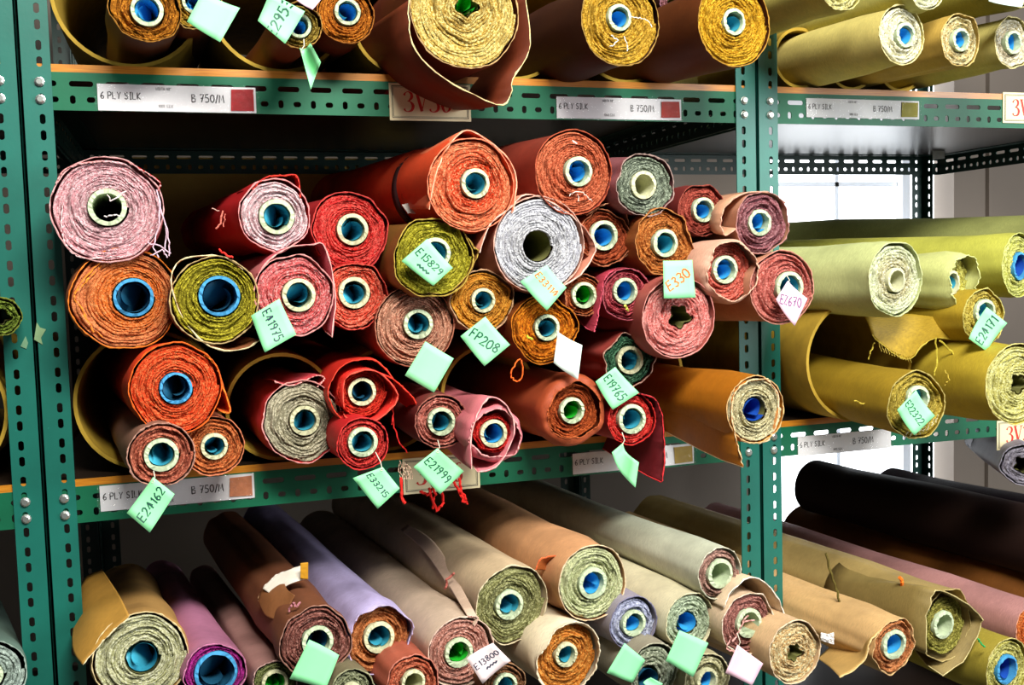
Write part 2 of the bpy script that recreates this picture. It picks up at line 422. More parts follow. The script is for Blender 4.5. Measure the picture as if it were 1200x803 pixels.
    fs = [(j*n+i, (j+1)*n+i, (j+1)*n+(i+1) % n, j*n+(i+1) % n) for j in range(nr-1) for i in range(n)]
    fs.append(tuple(range((nr-1)*n, nr*n)))
    link('outer_wrap', mesh('outer_wrap', V, fs), cloth_side(hoodc or side), root, True)
    ecol = '%02x%02x%02x' % tuple(int(0.62*int((edge or speck)[i:i+2], 16)+0.38*int(side[i:i+2], 16)) for i in (0, 2, 4))
    mb = MB(); e = V[:n]; pts = [e[i % n]+np.array([0, -0.0006, 0])+rng.normal(0, 0.0003, 3) for i in range(n+1)]
    mb.tube(pts, [abs(rng.normal(0.0006, 0.0003))+0.00025 for _ in pts], 4)
    mb.build('frayed_edge', plain('frayed_edge', ecol, 0.95, 0, 0.3, 300, 0.1), root)
    # ---- core
    n = 40; an = np.linspace(0, 2*math.pi, n, endpoint=False)
    if core in CORE:
        rh = rcm*(0.78 if core != 'blue' else 0.86); wob = 1+0.02*np.cos(3*an+rng.uniform(0, 6))+0.012*np.cos(7*an+rng.uniform(0, 6))+rng.uniform(-0.008, 0.008, n)
        pr = [(rcm*1.02, 0.03), (rcm*1.02, -0.0035), (rh, -0.0045), (rh*1.0, 0.62)]
        v = []
        for q, (rr, yy) in enumerate(pr):
            w_ = wob if q == 2 else 1+0*an
            v += list(np.stack([rr*w_*np.cos(an)+ox, yy+0*an+(rng.uniform(-0.0012, 0.0012, n) if q in (1, 2) else 0), rr*w_*np.sin(an)+oz], -1))
        f = [(i*n+j, (i+1)*n+j, (i+1)*n+(j+1) % n, i*n+(j+1) % n) for i in range(3) for j in range(n)]
        f.append(tuple(range(3*n, 4*n)))
        link('core_tube', mesh('core_tube', v, f), plain('core_board', CORE[core], 0.8, 0, 0.18, 120, 0.3), root)
    else:
        rh = rcm
        v = []
        for rr, yy in ((rcm*1.05, 0.004), (rcm*1.0, 0.62)):
            st = 1+(0.2*(np.cos(5*an+1.1)+0.5*np.cos(3*an+0.4)) if core == 'star' else 0)
            v += list(np.stack([rr*st*np.cos(an)+ox, yy+0*an, rr*st*np.sin(an)+oz], -1))
        f = [(j, n+j, n+(j+1) % n, (j+1) % n) for j in range(n)]+[tuple(range(n, 2*n))]
        link('core_hollow', mesh('core_hollow', v, f), plain('hollow', '6b6a34', 0.8), root)
    if liner:
        st = rng.uniform(0, 6.28); q = np.linspace(0, 1, 26); ang = st+q*6.9*rng.choice((-1, 1)); rr = rh*(0.95-0.12*q-0.35*np.clip(q-0.62, 0, 1)*2.2)
        v = []
        ys = [0.004, 0.05, 0.26]
        for yy in ys: v += list(np.stack([rr*np.cos(ang)+ox, yy+0.004*np.cos(ang*1.5+yy*9), rr*np.sin(ang)+oz], -1))
        n_ = 26; f = [(i*n_+j, i*n_+j+1, (i+1)*n_+j+1, (i+1)*n_+j) for i in range(2) for j in range(n_-1)]
        # loose inner turn of the liner, slanting across the bore
        b0 = len(v); th0 = rng.uniform(-0.9, 0.9)+math.pi*0.9; c0, s0 = math.cos(th0), math.sin(th0); na = 9
        for q_ in range(na):
            w_ = q_/(na-1); xx = rh*(0.93-1.45*w_); yy = 0.006+0.055*w_**1.4; hh = math.sqrt(max(0.03, 1-(xx/rh)**2))*rh*0.95
            for e_ in (-1, -0.4, 0.4, 1): zz = hh*e_; v.append(np.array([xx*c0-zz*s0+ox, yy+0.006*abs(e_), xx*s0+zz*c0+oz]))
        f += [(b0+q_*4+e_, b0+q_*4+e_+1, b0+q_*4+e_+5, b0+q_*4+e_+4) for q_ in range(na-1) for e_ in range(3)]
        link('core_liner', mesh('core_liner', v, f), plain('liner', LINER[liner], 0.45, 0, 0.1, 40), root, True)
    # ---- loose flaps: a sheet that leaves the roll and hangs free at the front
    for fl in flaps:
        pts = [np.array(p, float) for p in fl['p']]; dy = fl.get('dy', 0.0); fl_len = fl.get('len', 0.35); rows = 7
        Pl = P+a*dy
        loc = []
        for p in pts:
            q = on_plane(p[0], p[1], Pl, a)-P; loc.append(np.array([q@xa, q@za]))
        # resample smoothly
        m_ = 34; s_ = np.linspace(0, len(loc)-1, m_); A = []
        for s1 in s_:
            i1 = min(int(s1), len(loc)-2); w = s1-i1
            p0 = loc[max(i1-1, 0)]; p1 = loc[i1]; p2 = loc[i1+1]; p3 = loc[min(i1+2, len(loc)-1)]
            A.append(0.5*((2*p1)+(-p0+p2)*w+(2*p0-5*p1+4*p2-p3)*w*w+(-p0+3*p1-3*p2+p3)*w**3))
        A = np.array(A)
        ang = np.unwrap(np.arctan2(A[:, 1], A[:, 0]))
        sp = fl.get('squash', 0.7); tgt = np.stack([np.cos(ang[0]+(ang-ang[0])*sp), np.sin(ang[0]+(ang-ang[0])*sp)], -1)*(Ro*1.03)
        v = []
        for j in range(rows):
            w = j/(rows-1); e_ = w*w*(3-2*w)*fl.get('col', 1.0)
            xy = A*(1-e_)+tgt*e_
            jit = rng.normal(0, 0.0012, m_) if j == 0 else 0
            v += list(np.stack([xy[:, 0], dy+w*fl_len+jit+0*xy[:, 0], xy[:, 1]], -1))
        f = [(j*m_+i, (j+1)*m_+i, (j+1)*m_+i+1, j*m_+i+1) for j in range(rows-1) for i in range(m_-1)]
        fo = link('loose_flap', mesh('loose_flap', v, f), cloth_side(fl.get('c', side)), root, True)
        md = fo.modifiers.new('thickness', 'SOLIDIFY'); md.thickness = 0.0012
        mb = MB(); ed = [v[i]+rng.normal(0, 0.0004, 3) for i in range(m_)]
        if fl.get('hem', True): ed += [v[(j+1)*m_-1] for j in range(1, rows)]
        mb.tube(ed, [abs(rng.normal(0.0006, 0.0003))+0.00025 for _ in ed], 4)
        mb.build('frayed_edge', plain('frayed_edge', fl.get('e', ecol), 0.95, 0, 0.3, 300, 0.1), fo)
    ROLLS[key] = dict(root=root, P=P, a=a, xa=xa, za=za, R=Ro, yf=yf, len=length, Mi=Mx.inverted(), hood=hood)
    return root

MID, BOT, RGT, TOP = (110, 322), (75, 345), (-40, 325), (60, 300)
def roll(*a, **k): make_roll(*a, **k)
# --- middle shelf, upper pile -------------------------------------------------
# key, cx, cy, R, core r, front y, inner, outer, speck, side, core, liner, label
roll('m1', 126, 246, 60, 21, -0.10, 'c98a92', 'd98c94', 'f0c6c8', 'b8595e', 'pale', None, 'large pink fabric roll beside the left post, top of the pile', off=(0, -3), vp=(160, 318), irr=0.014, layers=9, edge='f2d6d2',
     flaps=[dict(p=[(150, 190), (172, 203), (187, 214), (184, 225)], c='c8141c', len=0.06, dy=-0.004), dict(p=[(66, 215), (75, 200), (95, 192), (120, 189)], c='d98c8c', len=0.06, dy=-0.003), dict(p=[(74, 240), (72, 270), (82, 294), (104, 303), (140, 300)], c='7c2e38', len=0.1, e='f0cfcf')])
roll('m2', 147, 350, 58, 22, -0.09, 'e8640e', 'cc7448', 'e8915a', 'c4683a', 'blue', 'dark', 'orange fabric roll with pinkish outer layers and blue core beside the left post', off=(9, -1), vp=(75, 335), length=0.5, irr=0.02, layers=8, edge='f08a28',
     flaps=[dict(p=[(118, 312), (104, 327), (92, 340), (87, 348), (96, 362), (106, 380), (120, 395)], c='b4623a', len=0.25, e='f09034')])
roll('m3', 252, 352, 49, 23, -0.12, '6d6410', '857a18', 'c8bd3a', '6f3a1c', 'blue', 'dark', 'mustard-olive fabric roll with bright blue core, brown outer cloth', off=(5, -5), vp=(140, 326), layers=7, edge='efe6a8',
     flaps=[dict(p=[(285, 316), (262, 301), (235, 300), (212, 305), (201, 322), (205, 350), (219, 380), (240, 402), (266, 411), (290, 407), (304, 399)], c='7a4420', len=0.3, e='efe2b0')])
roll('m4', 322, 252, 40, 20, -0.08, 'd9a0a8', 'e0a9ae', 'f5dada', 'c81c20', 'pale', 'teal', 'pale pink fabric roll in red outer cloth next to the large pink roll', off=(2, 2), vp=(90, 310), irr=0.03, layers=5, edge='ffe4e0',
     flaps=[dict(p=[(296, 222), (312, 208), (332, 206), (348, 207), (352, 232)], c='a01818', len=0.14, e='e04030')])
roll('m5', 410, 271, 44, 18, -0.06, 'cc1c1c', 'c41c20', 'ee6458', 'a82428', 'cream', 'teal', 'deep red fabric roll above the small red roll, cream core', off=(3, -2), vp=MID, irr=0.03, layers=7, edge='d85a50')
roll('m6', 345, 346, 45, 19, -0.11, 'dc4040', 'dc6062', 'f8a8a4', 'c06a6a', 'cream', 'teal', 'pink-red fabric roll with tag E41975 stuck at its lower left', off=(5, 0), vp=(120, 320), irr=0.025, layers=7, edge='f5b8b0',
     flaps=[dict(p=[(302, 322), (318, 302), (340, 290), (364, 287), (380, 288), (390, 325), (393, 355), (389, 395)], c='b4505a', len=0.3, e='f2b4ac')])
roll('m7', 417, 347, 37, 18, -0.075, 'e03a24', 'd84430', 'f88a70', 'a8241e', 'cream', 'teal', 'small bright red fabric roll under the deep red one', off=(-2, -4), vp=MID, irr=0.035, layers=5, edge='ef7060')
roll('m8', 508, 302, 46, 18, -0.12, '77700f', '807812', 'c6bd40', '8a5c24', 'pale', 'teal', 'olive fabric roll with tag E15829 across its core', off=(2, -5), vp=(170, 322), irr=0.035, layers=7, edge='cfc05a',
     flaps=[dict(p=[(545, 275), (556, 290), (560, 297), (548, 322), (525, 342), (500, 343)], c='6f4a14', len=0.2)])
roll('m9', 552, 217, 52, 17, -0.13, 'd83a14', 'e8623a', 'ff9a70', 'd84a24', 'cream', 'teal', 'vivid orange-red fabric roll on top of the pile, loose peaked cloth', off=(5, -2), vp=(110, 278), irr=0.012, layers=9, edge='ffb090',
     flaps=[dict(p=[(503, 245), (512, 200), (528, 168), (547, 153), (572, 165), (597, 188), (605, 215), (600, 250)], c='e0704a', len=0.14, e='ffb898')])
roll('m10', 486, 382, 46, 17, -0.09, 'b0705a', 'ba7a60', 'e0ac90', '80402c', 'pale', 'teal', 'brown-pink fabric roll with blank green tag below, tight round end', off=(4, -2), vp=(200, 322), irr=0.006, layers=9, edge='c88a70')
roll('m11', 565, 353, 36, 14, -0.10, 'a8641a', 'c87c1c', 'e8a040', 'b8906c', 'cream', 'teal', 'mustard-orange fabric roll with tag FP208, pale outer cloth', off=(1, -1), vp=(180, 322), irr=0.03, layers=6, edge='d8b088')
roll('m12', 632, 287, 55, 17, -0.12, 'a4a4ac', 'b2b2bc', 'dcdce6', 'c88a74', 'none', None, 'large lavender-grey fabric roll in peach cloth, tag E33114', off=(-2, 1), vp=(170, 318), irr=0.008, layers=9, edge='e8c0b0',
     flaps=[dict(p=[(562, 296), (574, 263), (598, 244), (616, 228), (648, 238), (680, 262), (697, 288), (690, 310), (672, 328), (645, 342)], c='c88068', len=0.35, e='f4d0c0')])
roll('m13', 672, 202, 48, 17, -0.12, 'a84a2c', 'ae5434', 'd87c58', '8a3424', 'pale', 'blue', 'rust-red fabric roll on top beside the orange-red roll, pale core', off=(6, -1), vp=(105, 278), irr=0.008, layers=9, edge='c86a4a')
roll('m14', 756, 217, 36, 16, -0.13, '4c5648', '56604e', 'a8b29c', '8a5054', 'cream', None, 'dark grey-green fabric roll with cream core on top', off=(-3, 0), vp=(110, 310), irr=0.04, layers=5, edge='b8b0a0')
roll('m15', 709, 279, 31, 17, -0.10, '7c2c14', '8a3a1c', 'b85c38', '98502e', 'pale', 'blue', 'dark russet fabric roll squeezed beside the lavender-grey roll', off=(-2, -3), vp=(165, 316), irr=0.04, layers=4, edge='c08060',
     flaps=[dict(p=[(688, 252), (708, 240), (727, 240), (737, 262), (744, 288), (726, 306)], c='8a4a30', len=0.2, e='c8906c')])
roll('m16', 778, 284, 37, 16, -0.13, '8a4416', 'a85820', 'd08a48', '9a5628', 'pale', 'teal', 'tan-orange fabric roll directly above the tag E330', off=(1, 1), vp=MID, irr=0.045, layers=5, edge='d89a5c')
roll('m17', 822, 246, 29, 14, -0.11, '7c2a20', '88342a', 'b85c4c', '702824', 'pale', 'blue', 'small dark maroon fabric roll right of the grey-green roll', off=(2, 0), vp=(160, 310), irr=0.04, layers=4, edge='a05848')
roll('m18', 893, 261, 35, 15, -0.15, '7c4048', '864a50', 'b08084', 'b88468', 'pale', 'blue', 'mauve-brown fabric roll in front of the right post, peach cloth', off=(-4, 0), vp=(150, 310), irr=0.03, layers=5, edge='b08088',
     flaps=[dict(p=[(920, 238), (902, 226), (872, 227), (850, 242), (845, 262), (850, 276), (862, 268)], c='c89474', len=0.2, e='d8a890')])
roll('m19', 850, 318, 37, 16, -0.15, 'b84434', 'c45040', 'e08474', 'd8a488', 'pale', 'blue', 'salmon fabric roll in a pale peach wrap left of the right post', off=(-1, -2), vp=(160, 318), irr=0.02, layers=5, hood=0.022, hoodc='d8a890', edge='e8c0a8', lip=0.88)
roll('m20', 916, 337, 42, 18, -0.16, 'a84840', 'ae5248', 'd88c80', 'c08a6c', 'pale', 'teal', 'brick-pink fabric roll with pink tag EZ670 before the right post', off=(10, 0), vp=(170, 320), irr=0.012, layers=6, edge='d89088')
roll('m21', 795, 372, 46, 12, -0.16, 'd8645c', 'd4706a', 'f2a8a0', 'b05a50', 'star', None, 'salmon-pink fabric roll with star-shaped hollow under tag E330', off=(3, -1), vp=(190, 325), irr=0.01, layers=7, edge='f2b0a8')
roll('m22', 734, 345, 29, 15, -0.12, '8a2430', '982e38', 'c46068', '8c2a38', 'pale', 'blue', 'wine-red fabric roll with yellow fluff on its core', off=(-2, -4), vp=(190, 322), irr=0.016, layers=4, edge='c8707c',
     flaps=[dict(p=[(722, 316), (709, 326), (704, 352), (699, 378), (696, 389)], c='9c3040', len=0.2, e='d8586c')])
roll('m23', 684, 346, 23, 15, -0.10, 'a04018', '9c4a24', 'c87848', '8a4428', 'pale', 'green', 'slim russet fabric roll with bright green core paper', vp=(190, 322), irr=0.03, layers=3, edge='b87858')
roll('m24', 638, 386, 39, 15, -0.12, 'b85a08', 'a85408', 'e08a20', '7c3c10', 'pale', 'teal', 'dark orange fabric roll with slanted white-green tag, jagged end', off=(3, -2), vp=(220, 322), irr=0.04, layers=6, edge='e8902c')
# --- middle shelf, inside the tubes --------------------------------------------
roll('l1', 206, 455, 51, 18, -0.12, 'e83a14', 'e04018', 'ff7a48', 'e0401a', 'blue', 'dark', 'bright orange-red fabric roll inside the leftmost tube of the middle shelf', vp=(40, 365), irr=0.022, layers=8, edge='f08030',
     flaps=[dict(p=[(240, 416), (254, 430), (262, 455), (270, 482), (258, 482)], c='e05a20', len=0.2, e='f08a30')])
roll('l2', 189, 533, 36, 19, -0.14, '9c4430', 'a04a38', 'd08468', '8a6250', 'pale', 'teal', 'grey-brown fabric roll hanging over the beam above tag E24162', vp=(25, 345), irr=0.018, layers=4, edge='d0a090')
roll('l3', 251, 523, 33, 15, -0.10, 'a84a20', 'b05224', 'dc8850', 'c47050', 'cream', 'teal', 'orange-brown fabric roll right of the grey-brown one, over the price strip', off=(0, 0), vp=(60, 340), irr=0.012, layers=5, edge='d88860')
roll('l4', 355, 494, 46, 17, -0.07, '8a8468', '989074', 'cfc8ae', 'c03034', 'cream', 'teal', 'grey-beige fabric roll in red outer cloth, middle shelf', off=(2, -1), vp=(120, 345), irr=0.03, layers=7, edge='f0dcd0',
     flaps=[dict(p=[(322, 447), (340, 452), (358, 446), (372, 440), (380, 444), (372, 453)], c='b83c44', len=0.2, e='f0b0a8')])
roll('l5', 424, 459, 30, 16, -0.11, 'b01812', 'bc1c14', 'e04830', 'dc2c1c', 'cream', 'dark', 'scarlet fabric roll with loose cloth pulled out to the right', vp=(200, 350), irr=0.02, layers=4, outR=37, edge='e85a44',
     flaps=[dict(p=[(403, 478), (403, 450), (413, 438), (436, 434), (455, 446), (466, 466), (448, 488), (420, 497), (404, 488)], c='d02a20', len=0.3, e='f0604c', dy=-0.02), dict(p=[(445, 438), (458, 443), (474, 456), (486, 470), (491, 486)], c='cc2018', len=0.2, dy=-0.02, e='e8402c')])
roll('l6', 425, 520, 29, 17, -0.16, 'b81818', 'b01c1c', 'e05048', 'c01c20', 'pale', 'teal', 'small red fabric roll over the beam with tag E33215', off=(0, -2), vp=(150, 345), irr=0.012, layers=3, edge='d84a44')
roll('l7', 517, 494, 30, 16, -0.15, 'a04c40', 'a85448', 'd48c7c', '6a2c28', 'pale', 'teal', 'brown-pink round fabric roll above tag E21999', vp=(190, 345), irr=0.008, layers=4, edge='b87868')
roll('l8', 578, 508, 24, 16, -0.2, 'c8100c', 'd01410', 'f05048', 'c87078', 'cream', 'blue', 'red fabric roll inside a gathered pink wrap, right of tag E21999', vp=(200, 345), irr=0.04, layers=3, outR=33, hood=0.012, hoodc='cc7078', edge='f0b8b0', lip=0.85,
     flaps=[dict(p=[(553, 550), (552, 515), (560, 484), (574, 466), (592, 474), (603, 500), (596, 525), (580, 548), (560, 553)], c='cc7078', len=0.3, dy=-0.014, e='f0b8b0')])
roll('l9', 670, 481, 33, 15, -0.13, '883010', '943c14', 'c06030', 'b04a20', 'pale', 'green', 'rust-brown fabric roll with bright green core paper, lower row', vp=(160, 340), irr=0.03, layers=5, outR=40, hood=0.012, hoodc='a04826', edge='b86840', lip=0.8)
roll('l10', 738, 422, 30, 16, -0.10, '0f3a24', '14402a', '5c8a68', '983c34', 'cream', 'teal', 'dark green fabric roll with cream core above tag E19765', vp=(200, 335), irr=0.07, layers=4, edge='c8c0a8')
roll('l11', 740, 491, 29, 17, -0.14, 'c01414', 'c41a18', 'ec5a4c', '8c1418', 'pale', 'teal', 'red fabric roll with a dark red cloth hanging over the beam', off=(0, 0), vp=(180, 340), irr=0.012, layers=3, edge='e84038',
     flaps=[dict(p=[(752, 462), (768, 468), (776, 488), (778, 512), (779, 540), (776, 566)], c='641018', len=0.28, squash=1.6, dy=-0.01, col=0.75, e='d8383c')])
roll('l12', 885, 480, 38, 15, -0.22, 'a89c70', 'b4a880', 'dcd4ac', 'b06a10', 'none', 'deep', 'cream fabric roll in mustard-brown cloth jutting before the right post', vp=(110, 340), irr=0.012, layers=6, edge='f0dcb8',
     flaps=[dict(p=[(900, 444), (874, 448), (860, 465), (858, 490), (864, 520), (871, 548)], c='a8620c', len=0.35, squash=0.9, dy=-0.005, e='f0d0a0', col=0.8), dict(p=[(868, 516), (886, 520), (903, 513), (911, 490), (912, 462), (898, 444)], c='b87a3c', len=0.15, e='f0d0a8')])
# --- top shelf of the middle rack ------------------------------------------------
roll('t1', 170, 9, 38, 18, -0.10, '8a4c10', '96580f', 'd08c2c', '4c2a10', 'pale', 'blue', 'brown-gold fabric roll inside the leftmost tube of the top shelf', off=(2, 3), vp=(110, 290), irr=0.03, layers=5, edge='c8903c')
roll('t2', 228, 2, 30, 14, -0.06, '8a6414', '8c6a18', 'd0a848', '5a3210', 'pale', 'blue', 'gold fabric roll behind the blank green tag at the top edge', vp=(130, 290), irr=0.03, layers=4, edge='d8c078')
roll('t3', 350, 30, 25, 14, -0.12, '6c5418', '78601c', 'c0a850', '68300f', 'pale', 'blue', 'thin olive-brown fabric roll with green tag and pink tag, top shelf', vp=(120, 290), irr=0.03, layers=3, edge='d0b060')
roll('t4', 405, 17, 32, 15, -0.08, '9a5012', 'a0560f', 'd0842c', '5c2a10', 'pale', 'blue', 'orange-brown fabric roll left of the big golden roll, top shelf', off=(2, -3), vp=(120, 290), irr=0.012, layers=5, edge='c8883c')
roll('t5', 545, 12, 66, 12, -0.16, 'b08c3c', 'b8943c', 'e8d08c', '6c2c12', 'star', 'green', 'big golden fabric roll with a brown cloth sagging over the 3V36 sign', off=(2, -8), vp=(60, 290), irr=0.008, layers=12, edge='f0e0a0',
     flaps=[dict(p=[(479, 0), (479, 28), (486, 56), (510, 84), (545, 106), (586, 123), (598, 112), (601, 92), (619, 64), (621, 38), (616, -10)], c='64280f', len=0.55, squash=0.9, e='f0dca0', hem=False)])
roll('t6', 727, 24, 51, 15, -0.16, '98700f', '9c7412', 'd8b048', '3c1c0c', 'pale', 'blue', 'golden fabric roll with white threads on its end, top shelf', off=(-2, -3), vp=(60, 295), irr=0.01, layers=9, edge='d8b860')
roll('t7', 860, 27, 49, 15, -0.19, 'a4740c', 'a87808', 'e0b038', '5c2c0c', 'pale', 'teal', 'deep golden fabric roll before the right post, top shelf', off=(-1, -1), vp=(60, 295), irr=0.012, layers=9, edge='e0b850')
roll('t8', 791, 0, 20, 8, -0.02, '5c2c30', '603034', '9a6c70', '40201c', 'star', None, 'purplish-brown fabric roll wedged between two golden rolls at the top', vp=(100, 290), irr=0.03, layers=4, edge='c08ca8')
# --- top shelf of the right rack --------------------------------------------------
roll('T1', 1056, 41, 33, 14, -0.20, 'd8d09c', 'dcd4a4', 'f4f0d0', 'd0c070', 'pale', 'blue', 'cream fabric roll nearest the post on the right rack, top shelf', off=(5, 0), vp=(60, 318), irr=0.006, layers=4, edge='e8e0b0')
roll('T2', 1125, 47, 29, 13, -0.19, 'c0a468', 'c8ac70', 'ecdcb0', 'b89848', 'pale', 'blue', 'tan fabric roll between the two cream rolls, right rack top shelf', vp=(60, 318), irr=0.03, layers=4, edge='e0c890')
roll('T3', 1186, 50, 28, 13, -0.18, 'd0c098', 'd4c8a0', 'f0ead0', 'c0b468', 'pale', 'blue', 'pale beige fabric roll at the right edge of the top shelf', vp=(60, 318), irr=0.03, layers=4, edge='e8dcb0')
roll('T4', 985, -22, 32, 13, -0.24, 'b8ac60', 'c0b468', 'e8e0a8', 'b8ac58', 'pale', 'teal', 'olive fabric roll above the cream ones, cut by the top edge', vp=(110, 318), irr=0.02, layers=4)
roll('T5', 1085, -21, 30, 13, -0.22, 'c0c090', 'c8c898', 'ecead0', 'bcb464', 'pale', 'teal', 'pale green fabric roll at the top edge beside the olive one', vp=(40, 318), irr=0.02, layers=4)
roll('T6', 1195, -30, 36, 13, -0.22, 'b8ac60', 'c0b468', 'e8e0a8', '8c8434', 'pale', 'teal', 'olive-green fabric roll in the top right corner above a pale tag', vp=(40, 318), irr=0.02, layers=4)
# --- middle shelf of the right rack -----------------------------------------------
roll('R1', 1049, 327, 42, 14, -0.18, 'a89c60', 'c4cc9c', 'e4ecc4', 'c4cc8c', 'cream', None, 'pale green fabric roll with hollow beige core, right rack middle shelf', off=(0, 1), vp=(-20, 328), length=0.85, irr=0.02, layers=5, edge='d0d8a8')
roll('R2', 1118, 329, 31, 14, -0.13, 'a89c30', 'b0a838', 'e0dc80', 'c8cc70', 'cream', 'teal', 'yellow-green fabric roll half hidden by a pale folded edge', off=(-6, 2), vp=(-200, 328), irr=0.05, layers=4, hood=0.02, hoodc='c4c880', edge='e8f0b0', lip=0.9)
roll('R3', 1193, 311, 36, 16, -0.09, 'b0b048', 'b4b850', 'e4e890', 'bcbc50', 'blue', 'deep', 'lime fabric roll with deep blue core at the right edge', off=(2, 1), vp=(-300, 326), irr=0.02, layers=5, edge='e0e89c')
roll('R4', 1152, 372, 31, 15, -0.17, '9c8424', 'a89030', 'd8c868', 'b09428', 'pale', 'teal', 'mustard fabric roll with tag E24171 over a ragged hanging cloth', off=(2, -6), vp=(100, 340), length=0.28, irr=0.04, layers=4, edge='d8d898')
roll('R5', 1073, 475, 38, 15, -0.23, '8c741c', 'a08828', 'd0bc5c', '9c8020', 'pale', 'teal', 'ochre fabric roll with tag E22322 over the right rack beam', off=(2, -8), vp=(250, 295), irr=0.025, layers=5, edge='d0c890')
roll('R6', 1192, 450, 46, 10, -0.24, 'b8b058', 'c0b860', 'e8e4a0', 'b8a030', 'star', None, 'pale yellow fabric roll without core ring at the right edge', off=(4, 0), vp=(190, 335), irr=0.01, layers=8, edge='e8e4b0')
roll('R7', 1330, 296, 50, 14, -0.05, '888c50', '90945a', 'c8cc98', '949858', 'pale', None, 'long grey-green fabric roll lying behind the lime roll', vp=(-500, 322), irr=0.005, layers=4, length=0.88)
# --- bottom pile of the middle rack -----------------------------------------------
roll('b1', 165, 771, 51, 18, -0.10, 'b0b07c', 'bcbc88', 'e4e8c0', 'c89a58', 'none', 'teal', 'cream-green fabric roll in tan cloth beside the left post, bottom shelf', off=(2, 0), vp=(110, 540), length=0.75, irr=0.01, layers=8, edge='f0e8c0')
roll('b2', 252, 789, 33, 24, -0.12, '88106c', '98187c', 'c0409c', 'c07c9c', 'blue', 'dark', 'magenta fabric roll with thick blue core, mauve outer cloth', off=(1, -1), vp=(80, 480), irr=0.03, layers=3, edge='c878a0')
roll('b3', 322, 800, 24, 15, -0.14, '5c6430', '646c38', 'a0a870', 'a87c74', 'cream', 'green', 'small olive-green fabric roll peeking in at the bottom edge', vp=(90, 460), irr=0.03, layers=3, edge='d8b8b0')
roll('b4', 370, 752, 40, 18, -0.16, '6c3830', '7c463c', 'b07c70', '7c4a30', 'pale', 'dark', 'brown fabric roll with a loose folded strip on top, blank tag', off=(2, 0), vp=(80, 400), irr=0.03, layers=6, edge='c09890')
roll('b5', 442, 747, 40, 18, -0.13, 'a0501c', 'a8582c', 'd08c58', 'b0a4cc', 'cream', 'teal', 'rust fabric roll wrapped in pale lavender cloth', off=(2, 0), vp=(60, 365), irr=0.03, layers=5, hood=0.012, edge='c8b8d8', lip=0.93)
roll('b6', 540, 764, 40, 17, -0.15, 'a86858', 'b07464', 'd8a898', 'd0b8a0', 'pale', 'green', 'dusty-pink fabric roll with pale tag E13800', off=(-3, 0), vp=(60, 360), irr=0.015, layers=5, edge='f0d0c0')
roll('b7', 600, 708, 44, 17, -0.12, '68683c', '74743f', 'b8b884', 'ccb490', 'pale', 'teal', 'olive-grey fabric roll in beige cloth, left of the large pale green roll', off=(-4, 0), vp=(60, 350), irr=0.03, layers=6, edge='e0dcb8')
roll('b8', 694, 683, 43, 18, -0.14, 'a4ac78', 'acb480', 'd8e0b0', 'd8a070', 'pale', 'blue', 'large pale green fabric roll in peach-tan cloth, bottom pile top', vp=(60, 345), irr=0.01, layers=6, edge='e8e4c8')
roll('b9', 843, 672, 29, 17, -0.16, '8c6458', '946c60', 'c8a090', 'c8ccb4', 'pale', None, 'slim pinkish-brown fabric roll in smooth grey-green cloth on top', vp=(30, 345), irr=0.012, layers=3, edge='d8d0b8')
roll('b10', 663, 769, 41, 14, -0.16, 'b8641c', 'c06c20', 'e8a050', 'e4d4b4', 'cream', 'teal', 'orange fabric roll wrapped in cream cloth, bottom pile', off=(0, -2), vp=(70, 350), irr=0.02, layers=6, hood=0.012, edge='f0e0c0', lip=0.95)
roll('b11', 742, 730, 30, 15, -0.15, '8c90b0', '989cbc', 'c8cce4', '9c94a0', 'pale', 'blue', 'lavender-blue fabric roll below the large pale green one', vp=(60, 350), irr=0.012, layers=3, edge='6c6c90')
roll('b12', 808, 728, 32, 13, -0.16, '94a484', '9cac8c', 'ccd8bc', 'e0d8b4', 'none', 'blue', 'grey-green fabric roll in cream cloth under the slim roll', off=(-3, 2), vp=(40, 350), irr=0.012, layers=5, edge='d8d0a8')
roll('b13', 876, 731, 35, 17, -0.18, '804840', '8c544c', 'bc8478', 'd8bc9c', 'pale', None, 'mauve-brown fabric roll with a pink tag, bottom pile', off=(1, -1), vp=(40, 350), irr=0.03, layers=5, edge='f0e0d0',
     flaps=[dict(p=[(848, 712), (862, 688), (882, 677), (904, 690), (918, 716), (922, 730)], c='c8b090', len=0.25, e='f4ece0')])
roll('b14', 931, 764, 36, 9, -0.22, 'c89c60', 'd0a468', 'f0d8b0', 'd8b488', 'star', None, 'peach-cream fabric roll with star-shaped hollow at the right post', off=(2, 2), vp=(40, 350), irr=0.02, layers=6, edge='f0dcc0')
roll('b15', 766, 786, 31, 14, -0.19, '848c74', '8c947c', 'ccd0b8', '98907c', 'none', 'dark', 'speckled grey fabric roll half covered by a green tag', off=(-6, 8), vp=(50, 355), irr=0.012, layers=4, edge='c8c8b0')
roll('b16', 828, 797, 30, 14, -0.20, 'a4a070', 'aca878', 'd8d4b0', 'a8a07c', 'cream', 'blue', 'beige-olive fabric roll cut by the bottom edge', vp=(50, 355), irr=0.012, layers=4, edge='d8d0a8')
roll('b17', 484, 799, 30, 14, -0.20, 'a8482c', 'b05034', 'd88868', 'b86048', 'cream', None, 'coral fabric roll cut by the bottom edge', vp=(70, 400), irr=0.04, layers=4, edge='d89080')
roll('b18', 592, 803, 24, 14, -0.19, '64381c', '6c4024', 'a87c58', '7c5030', 'pale', 'teal', 'dark brown fabric roll under the pale tag E13800', vp=(70, 370), irr=0.02, layers=3, edge='b09070')
roll('b19', 412, 812, 26, 12, -0.20, '686c4c', '707454', 'b0b490', '7c7458', 'cream', None, 'grey-olive fabric roll under the lavender-wrapped roll', vp=(80, 400), irr=0.03, layers=3)
